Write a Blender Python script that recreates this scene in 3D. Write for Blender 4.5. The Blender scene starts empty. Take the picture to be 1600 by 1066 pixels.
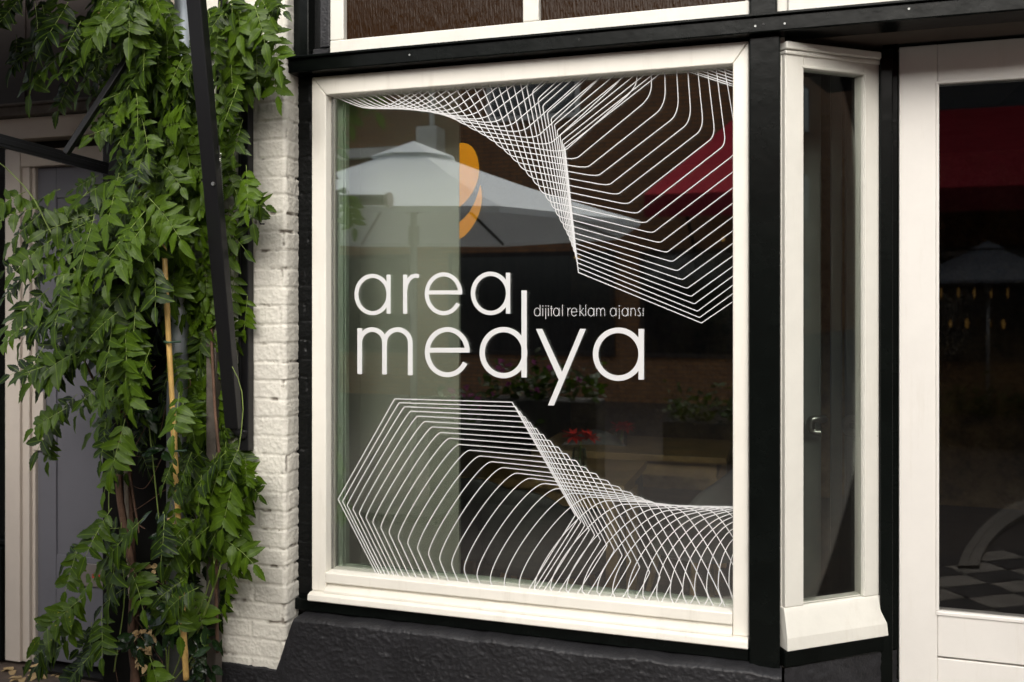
import bpy, bmesh, math, random
import numpy as np
from mathutils import Vector, Matrix
rnd=random.Random(7)
SC=bpy.context.scene
COL=SC.collection
# ------------------------------------------------------------------ camera
TH=math.atan(1400/4520.0); FC=1400.0; CS,SN=math.cos(TH),math.sin(TH)
HC=1.55; DC=2.677
cam=bpy.data.cameras.new('camera'); co=bpy.data.objects.new('camera',cam); COL.objects.link(co)
co.location=(0,-DC,HC); co.rotation_euler=(math.pi/2,0,TH)
cam.sensor_width=36; cam.lens=36*FC/1600; cam.shift_y=-61/1600; cam.clip_end=400; cam.clip_start=.02
cam.dof.use_dof=True; cam.dof.focus_distance=2.75; cam.dof.aperture_fstop=3.2
SC.camera=co
# ------------------------------------------------------------------ light
SUN_EL,SUN_AZ=math.radians(35),math.radians(168)
w=bpy.data.worlds.new('World'); SC.world=w; w.use_nodes=True
nt=w.node_tree; bg=nt.nodes['Background']
sky=nt.nodes.new('ShaderNodeTexSky'); sky.sky_type='NISHITA'; sky.sun_disc=False
sky.sun_elevation=SUN_EL; sky.sun_rotation=SUN_AZ; sky.dust_density=4; sky.ozone_density=.6
hs=nt.nodes.new('ShaderNodeHueSaturation'); hs.inputs['Saturation'].default_value=.35
nt.links.new(sky.outputs[0],hs.inputs['Color']); nt.links.new(hs.outputs[0],bg.inputs[0])
bg.inputs[1].default_value=.15
sl=bpy.data.lights.new('sun','SUN'); so=bpy.data.objects.new('sun',sl); COL.objects.link(so)
sl.energy=1.5; sl.angle=math.radians(60); sl.color=(1,.95,.87)
# azimuth measured from +Y clockwise: direction to the sun
sd=Vector((math.sin(SUN_AZ)*math.cos(SUN_EL),math.cos(SUN_AZ)*math.cos(SUN_EL),math.sin(SUN_EL)))
so.rotation_euler=sd.to_track_quat('Z','Y').to_euler()
SC.view_settings.view_transform='Standard'; SC.view_settings.look='None'
SC.view_settings.exposure=.52; SC.view_settings.gamma=1
SC.cycles.max_bounces=10; SC.cycles.transparent_max_bounces=24; SC.cycles.glossy_bounces=5
# ------------------------------------------------------------------ pixel -> place
def P(u,v,y=0.0):
    a=(u-800)/FC; b=(472-v)/FC
    dx,dy=a*CS-SN,a*SN+CS
    t=(y+DC)/dy
    return Vector((dx*t,y,HC+b*t))
def X(u,y=0.0): return P(u,472,y).x
def Zc(u,v,y=0.0): return P(u,v,y).z
def Rf(u,v,yv):                       # the real spot of something seen mirrored in the glass, yv behind it
    p=P(u,v,yv); return Vector((p.x,-yv,p.z))
# ------------------------------------------------------------------ materials
def mat(name,col=(.5,.5,.5),rough=.5,spec=.5,metal=0,noise=None,bump=None,var=.0,vscale=6,coat=0,trans=0,emit=None):
    m=bpy.data.materials.new(name); m.use_nodes=True; n=m.node_tree.nodes; l=m.node_tree.links
    p=n['Principled BSDF']; p.inputs['Base Color'].default_value=(*col,1); p.inputs['Roughness'].default_value=rough
    p.inputs['Specular IOR Level'].default_value=spec; p.inputs['Metallic'].default_value=metal
    p.inputs['Coat Weight'].default_value=coat
    tc=n.new('ShaderNodeTexCoord')
    if var:
        t=n.new('ShaderNodeTexNoise'); t.inputs['Scale'].default_value=vscale; t.inputs['Detail'].default_value=6; t.inputs['Roughness'].default_value=.65
        l.new(tc.outputs['Object'],t.inputs['Vector'])
        r=n.new('ShaderNodeValToRGB'); r.color_ramp.elements[0].position=.3; r.color_ramp.elements[1].position=.7
        a=[max(0,c*(1-var)) for c in col]; b=[min(1,c*(1+var)) for c in col]
        r.color_ramp.elements[0].color=(*a,1); r.color_ramp.elements[1].color=(*b,1)
        l.new(t.outputs[0],r.inputs[0]); l.new(r.outputs[0],p.inputs['Base Color'])
    if bump:
        sc,st,dist=bump
        t=n.new('ShaderNodeTexNoise'); t.inputs['Scale'].default_value=sc; t.inputs['Detail'].default_value=5
        l.new(tc.outputs['Object'],t.inputs['Vector'])
        b=n.new('ShaderNodeBump'); b.inputs['Strength'].default_value=st; b.inputs['Distance'].default_value=dist
        l.new(t.outputs[0],b.inputs['Height']); l.new(b.outputs[0],p.inputs['Normal'])
    if emit: p.inputs['Emission Color'].default_value=(*emit[0],1); p.inputs['Emission Strength'].default_value=emit[1]
    m['p']=1
    return m
def speckle(m,scale,thr,col,width=.03,stretch=(1,1,1)):
    """small dirt marks with a shape of their own mixed over the base colour"""
    n=m.node_tree.nodes; l=m.node_tree.links; p=n['Principled BSDF']
    tc=n.new('ShaderNodeTexCoord'); mp=n.new('ShaderNodeMapping'); mp.inputs['Scale'].default_value=stretch
    t=n.new('ShaderNodeTexNoise'); t.inputs['Scale'].default_value=scale; t.inputs['Detail'].default_value=8; t.inputs['Roughness'].default_value=.7
    l.new(tc.outputs['Object'],mp.inputs[0]); l.new(mp.outputs[0],t.inputs['Vector'])
    mr=n.new('ShaderNodeMapRange'); mr.inputs[1].default_value=thr; mr.inputs[2].default_value=thr+width
    l.new(t.outputs[0],mr.inputs[0])
    mx=n.new('ShaderNodeMix'); mx.data_type='RGBA'; l.new(mr.outputs[0],mx.inputs['Factor'])
    src=p.inputs['Base Color']
    if src.is_linked: l.new(src.links[0].from_socket,mx.inputs[6])
    else: mx.inputs[6].default_value=src.default_value
    mx.inputs[7].default_value=(*col,1); l.new(mx.outputs[2],src)
    return m
def glass(name,refl=.14,tint=(1,1,1),rough=0.0,wav=0):
    m=bpy.data.materials.new(name); m.use_nodes=True; n=m.node_tree.nodes; l=m.node_tree.links
    n.remove(n['Principled BSDF']); out=n['Material Output']
    tr=n.new('ShaderNodeBsdfTransparent'); tr.inputs[0].default_value=(*tint,1)
    gl=n.new('ShaderNodeBsdfGlossy'); gl.inputs['Roughness'].default_value=rough; gl.inputs[0].default_value=(1,1,1,1)
    fr=n.new('ShaderNodeFresnel'); fr.inputs[0].default_value=1.5
    ad=n.new('ShaderNodeMath'); ad.operation='ADD'; ad.inputs[1].default_value=refl-.04; l.new(fr.outputs[0],ad.inputs[0])
    mx=n.new('ShaderNodeMixShader'); l.new(ad.outputs[0],mx.inputs[0]); l.new(tr.outputs[0],mx.inputs[1]); l.new(gl.outputs[0],mx.inputs[2])
    if wav:
        tc=n.new('ShaderNodeTexCoord'); t=n.new('ShaderNodeTexNoise'); t.inputs['Scale'].default_value=2.2; l.new(tc.outputs['Object'],t.inputs['Vector'])
        b=n.new('ShaderNodeBump'); b.inputs['Distance'].default_value=wav; l.new(t.outputs[0],b.inputs['Height']); l.new(b.outputs[0],gl.inputs['Normal'])
    l.new(mx.outputs[0],out.inputs[0])
    return m
M={}
M['white']=speckle(mat('cream_paint',(.83,.80,.72),.36,.5,bump=(45,.22,.002),var=.05,vscale=4),38,.715,(.30,.25,.19),.03)
M['white_old']=speckle(mat('old_white_paint',(.72,.705,.64),.45,.5,bump=(35,.3,.003),var=.06,vscale=5),24,.70,(.30,.27,.2),.03)
M['door_white']=speckle(mat('door_cream_paint',(.74,.715,.67),.32,.5,bump=(55,.15,.0015),var=.05,vscale=3),30,.745,(.3,.25,.2),.015)
for _k in ('white','white_old','door_white'): speckle(M[_k],1,.55,(.60,.56,.48),.45,(20,20,2.2))
M['black']=speckle(mat('black_gloss_paint',(.003,.004,.0035),.25,.14,bump=(18,.25,.004),var=.3,vscale=9),26,.72,(.035,.034,.030),.05,(1,1,1))
M['black_wall']=mat('black_painted_brick',(.003,.0035,.0035),.4,.2,bump=(120,.5,.002))
M['plinth']=speckle(mat('black_plaster',(.019,.019,.021),.45,.35,bump=(130,.6,.004),var=.35,vscale=7),16,.66,(.045,.043,.04),.08)
M['stone']=mat('black_stone',(.006,.006,.0055),.35,.3,var=.5,vscale=12)
M['steel_black']=mat('black_powder_coat',(.009,.009,.010),.36,.35)
M['rubber']=mat('black_gasket',(.008,.008,.008),.6)
M['alu']=mat('spacer_bar',(.30,.31,.28),.4,metal=.4)
M['lav']=mat('lavender_door_paint',(.14,.14,.16),.45,.4,bump=(40,.1,.002),var=.06,vscale=4)
M['frame_pink']=mat('pinkish_frame_paint',(.56,.50,.44),.45,.4,bump=(50,.12,.002),var=.05)
M['frame_dim']=mat('beige_frame_paint',(.55,.48,.40),.5,.4,var=.06)
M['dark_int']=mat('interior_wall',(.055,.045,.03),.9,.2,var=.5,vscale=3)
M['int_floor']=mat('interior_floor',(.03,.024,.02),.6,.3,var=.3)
M['green_board']=mat('sage_board',(.60,.61,.51),.6,.3,var=.03,vscale=2)
M['sage_trim']=mat('pale_sage_trim',(.48,.56,.46),.5,.3)
M['zinc']=mat('zinc',(.35,.38,.40),.42,metal=.85,var=.25,vscale=9)
M['steel']=mat('bare_steel',(.5,.5,.48),.3,metal=1)
M['cane']=mat('bamboo',(.58,.37,.12),.4,.5,var=.25,vscale=14)
M['cane_grey']=mat('weathered_cane',(.36,.31,.25),.55,.4,var=.25,vscale=14)
M['bark']=mat('vine_bark',(.13,.075,.05),.75,.3,bump=(60,.7,.004),var=.4,vscale=20)
M['twig']=mat('green_twig',(.16,.22,.05),.5,.4,var=.3,vscale=20)
M['dry']=mat('dry_leaf',(.42,.30,.15),.7,.3,var=.3,vscale=30)
M['wood_grey']=mat('weathered_post',(.105,.09,.075),.75,.3,bump=(50,.5,.004),var=.35,vscale=12)
M['tie']=mat('green_tie',(.05,.10,.06),.5)
M['plaque']=mat('grey_plaque',(.30,.31,.30),.4,metal=.5,var=.4,vscale=60)
M['letter_red']=mat('red_box_label',(.45,.03,.02),.4)
# vinyl on the glass
def vinyl(name,c):
    m=bpy.data.materials.new(name); m.use_nodes=True; n=m.node_tree.nodes; l=m.node_tree.links
    n.remove(n['Principled BSDF']); d=n.new('ShaderNodeBsdfDiffuse'); d.inputs[0].default_value=(*c,1)
    t=n.new('ShaderNodeBsdfTranslucent'); t.inputs[0].default_value=(*c,1); mx=n.new('ShaderNodeMixShader'); mx.inputs[0].default_value=.22
    l.new(d.outputs[0],mx.inputs[1]); l.new(t.outputs[0],mx.inputs[2]); l.new(mx.outputs[0],n['Material Output'].inputs[0])
    return m
M['vinyl']=vinyl('white_vinyl',(.80,.80,.80)); M['vinyl_o']=vinyl('orange_vinyl',(1.0,.45,.01))
M['glass']=glass('window_glass',.185,(.97,.985,.97)); M['glass_in']=glass('inner_glass',.06,(.97,.985,.97))
M['glass_d']=glass('door_glass',.045,(.8,.8,.8)); M['glass_s']=glass('side_glass',.02,(.9,.93,.9))
def rain_glass():
    m=mat('brown_textured_glass',(.022,.009,.002),.10,.12); n=m.node_tree.nodes; l=m.node_tree.links; p=n['Principled BSDF']
    tc=n.new('ShaderNodeTexCoord'); mp=n.new('ShaderNodeMapping'); mp.inputs['Scale'].default_value=(150,1,22)
    t=n.new('ShaderNodeTexNoise'); t.inputs['Scale'].default_value=1; t.inputs['Detail'].default_value=3
    l.new(tc.outputs['Object'],mp.inputs[0]); l.new(mp.outputs[0],t.inputs['Vector'])
    b=n.new('ShaderNodeBump'); b.inputs['Strength'].default_value=.6; b.inputs['Distance'].default_value=.004
    l.new(t.outputs[0],b.inputs['Height']); l.new(b.outputs[0],p.inputs['Normal']); return m
M['rain']=rain_glass()
# ------------------------------------------------------------------ object helpers
def tag(o,label=None,cat=None,group=None,kind=None):
    if label: o['label']=label
    if cat: o['category']=cat
    if group: o['group']=group
    if kind: o['kind']=kind
    return o
def thing(name,loc,label,cat,group=None):
    o=bpy.data.objects.new(name,None); COL.objects.link(o); o.location=loc; o.empty_display_size=.1
    return tag(o,label,cat,group)
def obj(name,bm,m,parent=None,smooth=False,bev=0,pos=None):
    me=bpy.data.meshes.new(name)
    if isinstance(bm,tuple): me.from_pydata(bm[0],[],bm[1])
    else: bm.normal_update(); bm.to_mesh(me); bm.free()
    o=bpy.data.objects.new(name,me); COL.objects.link(o)
    if pos is not None:                      # put the origin there, keep the shape where it is
        for v in me.vertices: v.co-=Vector(pos)
        o.location=pos
    for mm in (m if isinstance(m,list) else [m]): me.materials.append(mm)
    if parent:
        o.parent=parent; bpy_loc=parent_world(parent)
        o.location=Vector(o.location)-bpy_loc
    if smooth: me.shade_smooth()
    if bev:
        b=o.modifiers.new('bevel','BEVEL'); b.width=bev; b.segments=2; b.limit_method='ANGLE'; b.angle_limit=math.radians(40)
    return o
def parent_world(p):
    v=Vector((0,0,0))
    while p: v+=Vector(p.location); p=p.parent
    return v
def struct(o): o['kind']='structure'; return o
def hexa(bm,pts):
    """pts: 8 corners, bottom ring 4 then top ring 4"""
    v=[bm.verts.new(p) for p in pts]
    for f in ((3,2,1,0),(4,5,6,7),(0,1,5,4),(1,2,6,5),(2,3,7,6),(3,0,4,7)): bm.faces.new([v[i] for i in f])
def box(bm,x0,x1,y0,y1,z0,z1):
    hexa(bm,[(x0,y0,z0),(x1,y0,z0),(x1,y1,z0),(x0,y1,z0),(x0,y0,z1),(x1,y0,z1),(x1,y1,z1),(x0,y1,z1)])
def nb(*bs):
    bm=bmesh.new()
    for b in bs: box(bm,*b)
    return bm
def prism(bm,poly,y0,y1):
    """polygon in x,z extruded along y"""
    a=[bm.verts.new((p[0],y0,p[1])) for p in poly]; b=[bm.verts.new((p[0],y1,p[1])) for p in poly]
    n=len(poly); bm.faces.new(a[::-1]) ; bm.faces.new(b)
    for i in range(n): bm.faces.new((a[i],a[(i+1)%n],b[(i+1)%n],b[i]))
def extr(bm,prof,x0,x1):
    """profile in y,z extruded along x"""
    a=[bm.verts.new((x0,p[0],p[1])) for p in prof]; b=[bm.verts.new((x1,p[0],p[1])) for p in prof]
    n=len(prof); bm.faces.new(a); bm.faces.new(b[::-1])
    for i in range(n): bm.faces.new((a[(i+1)%n],a[i],b[i],b[(i+1)%n]))
def tube(bm,pts,rad,seg=8,cap=True):
    pts=[Vector(p) for p in pts]; n=len(pts); rings=[]
    if not hasattr(rad,'__len__'): rad=[rad]*n
    up=None
    for i,p in enumerate(pts):
        t=(pts[min(i+1,n-1)]-pts[max(i-1,0)]).normalized()
        if up is None: up=t.orthogonal().normalized()
        up=(up-t*up.dot(t)).normalized(); s=t.cross(up)
        rings.append([bm.verts.new(p+(up*math.cos(6.28318*k/seg)+s*math.sin(6.28318*k/seg))*rad[i]) for k in range(seg)])
    for a,b in zip(rings,rings[1:]):
        for k in range(seg): bm.faces.new((a[k],a[(k+1)%seg],b[(k+1)%seg],b[k]))
    if cap: bm.faces.new(rings[0][::-1]); bm.faces.new(rings[-1])
def bar(bm,p,q,w,h,up=(0,-1,0)):
    p,q=Vector(p),Vector(q); t=(q-p).normalized(); u=Vector(up); u=(u-t*u.dot(t)).normalized(); s=t.cross(u)
    c=[(-1,-1),(1,-1),(1,1),(-1,1)]
    hexa(bm,[p+s*a*w/2+u*b*h/2 for a,b in c]+[q+s*a*w/2+u*b*h/2 for a,b in c])
def smooth_path(pts,n=6):
    pts=[Vector(p) for p in pts]; out=[]
    for i in range(len(pts)-1):
        p0=pts[max(i-1,0)];p1=pts[i];p2=pts[i+1];p3=pts[min(i+2,len(pts)-1)]
        for j in range(n):
            t=j/n
            out.append(.5*((2*p1)+(p2-p0)*t+(2*p0-5*p1+4*p2-p3)*t*t+(3*p1-p0-3*p2+p3)*t**3))
    out.append(pts[-1]); return out
def ring(bm,x0,x1,y0,y1,z0,z1,w):
    O=[(x0,z0),(x1,z0),(x1,z1),(x0,z1)]; I=[(x0+w,z0+w),(x1-w,z0+w),(x1-w,z1-w),(x0+w,z1-w)]
    V=[[bm.verts.new((p[0],y,p[1])) for p in L] for L in (O,I) for y in (y0,y1)]
    for k in range(4):
        j=(k+1)%4; bm.faces.new((V[0][k],V[0][j],V[2][j],V[2][k])); bm.faces.new((V[1][j],V[1][k],V[3][k],V[3][j])); bm.faces.new((V[0][j],V[0][k],V[1][k],V[1][j])); bm.faces.new((V[2][k],V[2][j],V[3][j],V[3][k]))
    bmesh.ops.recalc_face_normals(bm,faces=bm.faces); return bm
# noise field for real relief
def vnoise(xx,yy,seed=0):
    def h(i,j): 
        v=np.sin(i*127.1+j*311.7+seed*74.7)*43758.5453; return v-np.floor(v)
    i=np.floor(xx);j=np.floor(yy);fx=xx-i;fy=yy-j;fx=fx*fx*(3-2*fx);fy=fy*fy*(3-2*fy)
    return (h(i,j)*(1-fx)+h(i+1,j)*fx)*(1-fy)+(h(i,j+1)*(1-fx)+h(i+1,j+1)*fx)*fy
def fbm(xx,yy,seed=0,o=4):
    s=0;a=.5
    for k in range(o): s=s+a*vnoise(xx*2**k,yy*2**k,seed+k); a*=.5
    return s
def grid_mesh(P3):
    n,m=P3.shape[:2]; v=P3.reshape(-1,3).tolist(); idx=np.arange(n*m).reshape(n,m)
    f=np.stack([idx[:-1,:-1],idx[:-1,1:],idx[1:,1:],idx[1:,:-1]],-1).reshape(-1,4).tolist()
    return v,f
def brick_h(s,z,course=.0618,blen=.222,joint=.007,seed=1):
    """relief of painted brickwork: s along, z up (numpy)"""
    s=s+ (fbm(s*9,z*9,seed+5)-.5)*.008; z=z+(fbm(s*7+3,z*11,seed+9)-.5)*.010
    row=np.floor(z/course); fz=z/course-row
    off=np.where(row%2==0,0,.5)+ (np.sin(row*12.9)*.5)*.12
    q=s/blen+off; fs=q-np.floor(q)
    dz=np.minimum(fz,1-fz)*course; ds=np.minimum(fs,1-fs)*blen
    d=np.minimum(dz,ds)-joint*.5*(.6+.8*fbm(s*30,z*30,seed))
    k=np.clip(d/.0032,0,1); k=k*k*(3-2*k)
    h=k*.0021
    bid=row*17.0+np.floor(q)*3.1
    h=h+(np.sin(bid*78.2)*.5)*.0016*k
    h=h+(fbm(s*60,z*60,seed+2)-.5)*.0036+(fbm(s*170,z*170,seed+3,2)-.5)*.0038
    # chips along the joints
    c=fbm(s*26,z*34,seed+7); h=h-np.clip((c-.58)*10,0,1)*.006*(1-k*.95)
    return h,np.clip((c-.56)*8,0,1)*(1-k)*.8
def itp(tab, k):
    # catmull interpolation over sparse table {k:(x,y)}
    ks=sorted(tab)
    if k<=ks[0]: 
        a,b=ks[0],ks[1]; t=(k-a)/(b-a)
        return tuple(tab[a][i]+(tab[b][i]-tab[a][i])*t for i in range(len(tab[a])))
    if k>=ks[-1]:
        a,b=ks[-2],ks[-1]; t=(k-a)/(b-a)
        return tuple(tab[a][i]+(tab[b][i]-tab[a][i])*t for i in range(len(tab[a])))
    for n in range(len(ks)-1):
        if ks[n]<=k<=ks[n+1]:
            a,b=ks[n],ks[n+1]; t=(k-a)/(b-a)
            return tuple(tab[a][i]+(tab[b][i]-tab[a][i])*t for i in range(len(tab[a])))
def seq(lst,k0=0): return {k0+i:p for i,p in enumerate(lst)}
def rounded(apex, fr):
    # apex: measured corner points on the curve; fr: (before,after) fraction/length per corner in px
    n=len(apex); V=[list(p) for p in apex]
    for it in range(6):
        new=[list(p) for p in apex]
        for i in range(1,n-1):
            a,b=fr[i]
            def d(p,q):
                l=math.hypot(q[0]-p[0],q[1]-p[1]) or 1; return ((q[0]-p[0])/l,(q[1]-p[1])/l,l)
            di=d(V[i-1],V[i]); do=d(V[i],V[i+1])
            a=min(a,di[2]*.5); b=min(b,do[2]*.5)
            for c in (0,1):
                new[i][c]=apex[i][c]-(-a*di[c]+b*do[c])/4
        V=new
    out=[tuple(V[0])]
    for i in range(1,n-1):
        a,b=fr[i]
        p0,p1,p2=V[i-1],V[i],V[i+1]
        l0=math.hypot(p1[0]-p0[0],p1[1]-p0[1]); l1=math.hypot(p2[0]-p1[0],p2[1]-p1[1])
        a=min(a,l0*.5); b=min(b,l1*.5)
        A=(p1[0]+(p0[0]-p1[0])*a/l0,p1[1]+(p0[1]-p1[1])*a/l0)
        B=(p1[0]+(p2[0]-p1[0])*b/l1,p1[1]+(p2[1]-p1[1])*b/l1)
        m=max(2,int((a+b)/4)+2)
        for j in range(m+1):
            t=j/m
            out.append(tuple((1-t)**2*A[c]+2*t*(1-t)*p1[c]+t*t*B[c] for c in (0,1)))
    out.append(tuple(V[-1]))
    return out
# ---------------- bottom family
bTL=seq([(616.5,623.4),(623.7,629.4),(632.1,635.7),(641.7,642.6),(652.5,650.4),(663.6,658.8),(675.6,667.2),(688.5,676),(702.6,685),(717.7,694.6),(734.2,703.6),(750.7,712.6),(768.7,721.6),(786.7,730.9),(808.5,739.6),(829.5,747.6),(852,755.8),(873,763.6),(897,770.8),(922.6,776.8),(950,782.5),(976,788),(1000,791.3),(1024,794.8),(1045,797.8),(1061,801.3),(1074,804.5),(1087,808.2),(1101,810.7),(1117,813.3),(1125,818),(1129.5,825.7),(1135,835),(1140,849),(1145,867)])
bL=seq([(528.2,780.1),(535.4,784),(542.6,789.7),(551.6,796),(561.5,803),(572,809.5),(582.6,817.4),(595.2,825.2),(608,833),(622.2,841.4),(637.2,849.8),(652.5,858.2),(669.6,867),(687,874.7),(705.7,882.8),(725.2,890.3),(745.3,899),(766,905),(788,909),(811,914),(835,918),(859.5,920),(884.5,922),(909.5,924),(932.5,925),(957,925),(981,926),(1004.5,927),(1026,927),(1047,926),(1066.6,925),(1085,923),(1104,920),(1122,917),(1139,914)])
bBL=[590.8,594.9,599,604.3,611,617.8,624.6,632.8,641.9,652.4,663.7,674.9,687.7,701.7,717.4,734,752,770.5,790.2,812.6,836.7,861.8,887.3,912.8,936.3,960,983.3,1006.5,1028.3,1050,1071.7,1092,1112.6,1131,1148]
bTR=seq([(800.3,628.6),(805.8,635.8),(812.3,643.3),(819.8,651.5),(828,660.5),(837.8,669.8),(848.3,679.3),(859.6,689),(872.3,699.2),(885.5,709.8),(900,720.3),(915,730.8),(931,740.8),(949,751.5),(966.8,761.2),(985.6,770.5),(1005,779.6),(1023,786.5),(1042,793),(1063,797.5),(1086,799),(1108,801),(1130,803),(1152,805)])
bR=seq([(898.8,805.2),(903.5,810.2),(907.6,815.3),(913.6,821.3),(920.7,828),(929,836.2),(938.3,844.5),(948.3,852.5),(959.7,860),(972,868.3),(985.3,877.3),(999.4,886.3),(1014.8,894.6),(1031,902),(1048.3,911),(1066.6,919.5),(1086.3,928.9),(1106.6,934.5),(1127.6,941),(1149,947)])
bBR=[826.5,834,840.8,850.5,861,873.8,888,903,919.6,937.2,955.2,974.3,993.8,1014.8,1035.8,1057.5,1080.7,1102.8,1125.7,1148]
def ybot(x): return 902+(x-590.8)*(945-902)/(1145-590.8)
def ext(p,q,e=1.25): return (p[0]+(q[0]-p[0])*e,p[1]+(q[1]-p[1])*e)
def cub(p,h0,h1,q,n=14):
    r=[]
    for j in range(1,n+1):
        t=j/n; u=1-t
        r.append(tuple(u**3*p[c]+3*u*u*t*(p[c]+h0[c])+3*u*t*t*(q[c]+h1[c])+t**3*q[c] for c in (0,1)))
    return r
def bottom():
    out=[]
    up={24:8,26:16,28:27,30:38,31:43,32:50,33:57,34:70}
    upt={0:(-2,),17:(-7,),20:(-1,),24:(5,),26:(16,),28:(27,),30:(38,),31:(43,),32:(50,),33:(57,),34:(70,)}
    for k in range(35):
        L=itp(bL,k); TL=itp(bTL,k)
        bl=(bBL[k],ybot(bBL[k]))
        BL=(bl[0]+.45*12,bl[1]+12) if k<26 else (bl[0]+5,bl[1]+12)
        TR=itp(bTR,k) if k<20 else (1086+(k-20)*22.5,798-.5*(k-20))
        if k<20: R=itp(bR,k); br=(bBR[k],ybot(bBR[k]))
        else: R=(1149+22*(k-19),947); br=(R[0],R[1]+10)
        BR=(br[0]-6,br[1]+12)
        w=min(1,k/18.); tL=(-.5*(1-w),-(.87*(1-w)+w)); 
        seg=math.hypot(TL[0]-L[0],TL[1]-L[1]); h=min(1.75*k,44,seg*.36)
        pts=[BL,bl]
        # lower-left side
        hb=0 if k<10 else min(8,(k-9)*.9)
        pts+=cub(bl,(0,0),(-tL[0]*hb,-tL[1]*hb) if L[1]<bl[1]-6 else (0,0),L,6) if L[1]<bl[1]-1 else [L]
        if k<12:
            ang=math.atan2(TR[1]-TL[1],TR[0]-TL[0])
        else: ang=0
        aT=itp(upt,k)[0]; tT=(math.cos(math.radians(aT)),-math.sin(math.radians(aT)))
        pts+=cub(L,(tL[0]*h,tL[1]*h),(-tT[0]*h,-tT[1]*h),TL,20)
        seg2=math.hypot(TR[0]-TL[0],TR[1]-TL[1])
        g=min(seg2*.3,max(0,k-4)*1.6+.01)
        ka=math.radians(min(34,26+k*.4) if k<19 else max(18,34-(k-18)*5)); h3=min(.62*k+max(0,k-15)*4,30)
        t3=(math.cos(ka),math.sin(ka))
        pts+=cub(TL,(tT[0]*g,tT[1]*g),(-t3[0]*h3,-t3[1]*h3),TR,20)
        h5=.15+.33*k+max(0,k-12)*1.4
        pts+=cub(TR,(t3[0]*h3,t3[1]*h3),(0.0,-h5),R,20)
        pts+=cub(R,(0,h5*.8 if k<14 else 1.5),(0,0),br,8)
        pts.append(BR)
        out.append(pts)
    return out
# ---------------- top family
tA=seq([(903.8,425.7),(903,418),(901.8,410),(900,402),(897.6,393.8),(894.8,385.4),(891.6,376.6),(887.9,367.6),(883.2,358.2),(877.6,347.3),(871.4,336),(864.4,324),(856.5,312.2),(846.6,299.7),(837.2,287),(826.9,274.7),(815.6,262.5),(804.4,250.7),(793.6,240),(781,229.5),(766.6,218.3),(752.2,209),(736.5,200.6),(720.7,192),(706,184.5),(691,178.8),(677,174.8),(663,172),(650,170),(637,169),(625,168.3),(614,168),(603,167.8),(593,167.8),(584,168),(576,168),(568,168)])
bx=[(822,1008),(810,975),(797,937),(778,893),(757,848),(733,800),(705,748),(673,695),(642,640),(607,585),(567,527),(522,468),(475,410),(425,353),(370,297),(310,240),(255,185),(190,130),(125,80),(55,30)]
tB=seq([(880+x/3.807,240+y/3.807) for x,y in bx]+[(876,235.8),(853.5,224.5),(832.5,214),(811.5,204.6),(790.4,196.8),(770.6,190.3),(749.6,185.2),(731.2,180.2),(715,175.8),(698.4,172.3),(683,169.5),(668,167.5),(655,166),(642,165.3),(629,165),(617,164.8),(606,164.5)])
tD=seq([(882.8,231.3),(880.9,226),(878.3,219.6),(875.3,212),(871,204.3),(866.8,195.3),(861.5,185.8),(855.5,176.8),(848.7,165.5),(841.2,155),(832.5,143.8),(823.5,133.3)])
tDx={12:812.9,13:801.4,14:789.6,15:777.8,16:765.6,17:752.6,18:739.7,19:725.3,20:710.9,21:695.5,22:680.6,23:665,24:651,25:638.8,26:626,27:614,28:603,29:592,30:581,31:570.6,32:560.6,33:551,34:542,35:533,36:523.8}
tEx={0:1036.1,1:1025.6,2:1012,3:995.6,4:979.8,5:961,6:940,7:919.7,8:897,9:873.8,10:850.5,11:828.5}
tCy=[472.5,460,446.7,432.5,417.3,400.8,381.3,361.6,339.8,318.3,294.4,269.7,242.6]
tC={13:(1131.5,223),14:(1114.5,209.5),15:(1096,197.5),16:(1076.5,185.5),17:(1057,173.5),18:(1036,161.5),19:(1013.5,150),20:(989,139),21:(966,127.5),22:(942,118),23:(915,112)}
tCx={12:1131,13:1118.6,14:1105,15:1090,16:1074.3,17:1057,18:1038.3,19:1017.5,20:995.6,21:970.8,22:943.8,23:913,24:884,25:857,26:831.8,27:807.3,28:784.4,29:762.7,30:742.4,31:724,32:706,33:690,34:675,35:661.9,36:649.4}
tF=[134.3,131.3,126.8,122,117,112.5,107]
def ytop(x): return 151.5+(x-515)*(103-151.5)/(1143-515)
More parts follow.
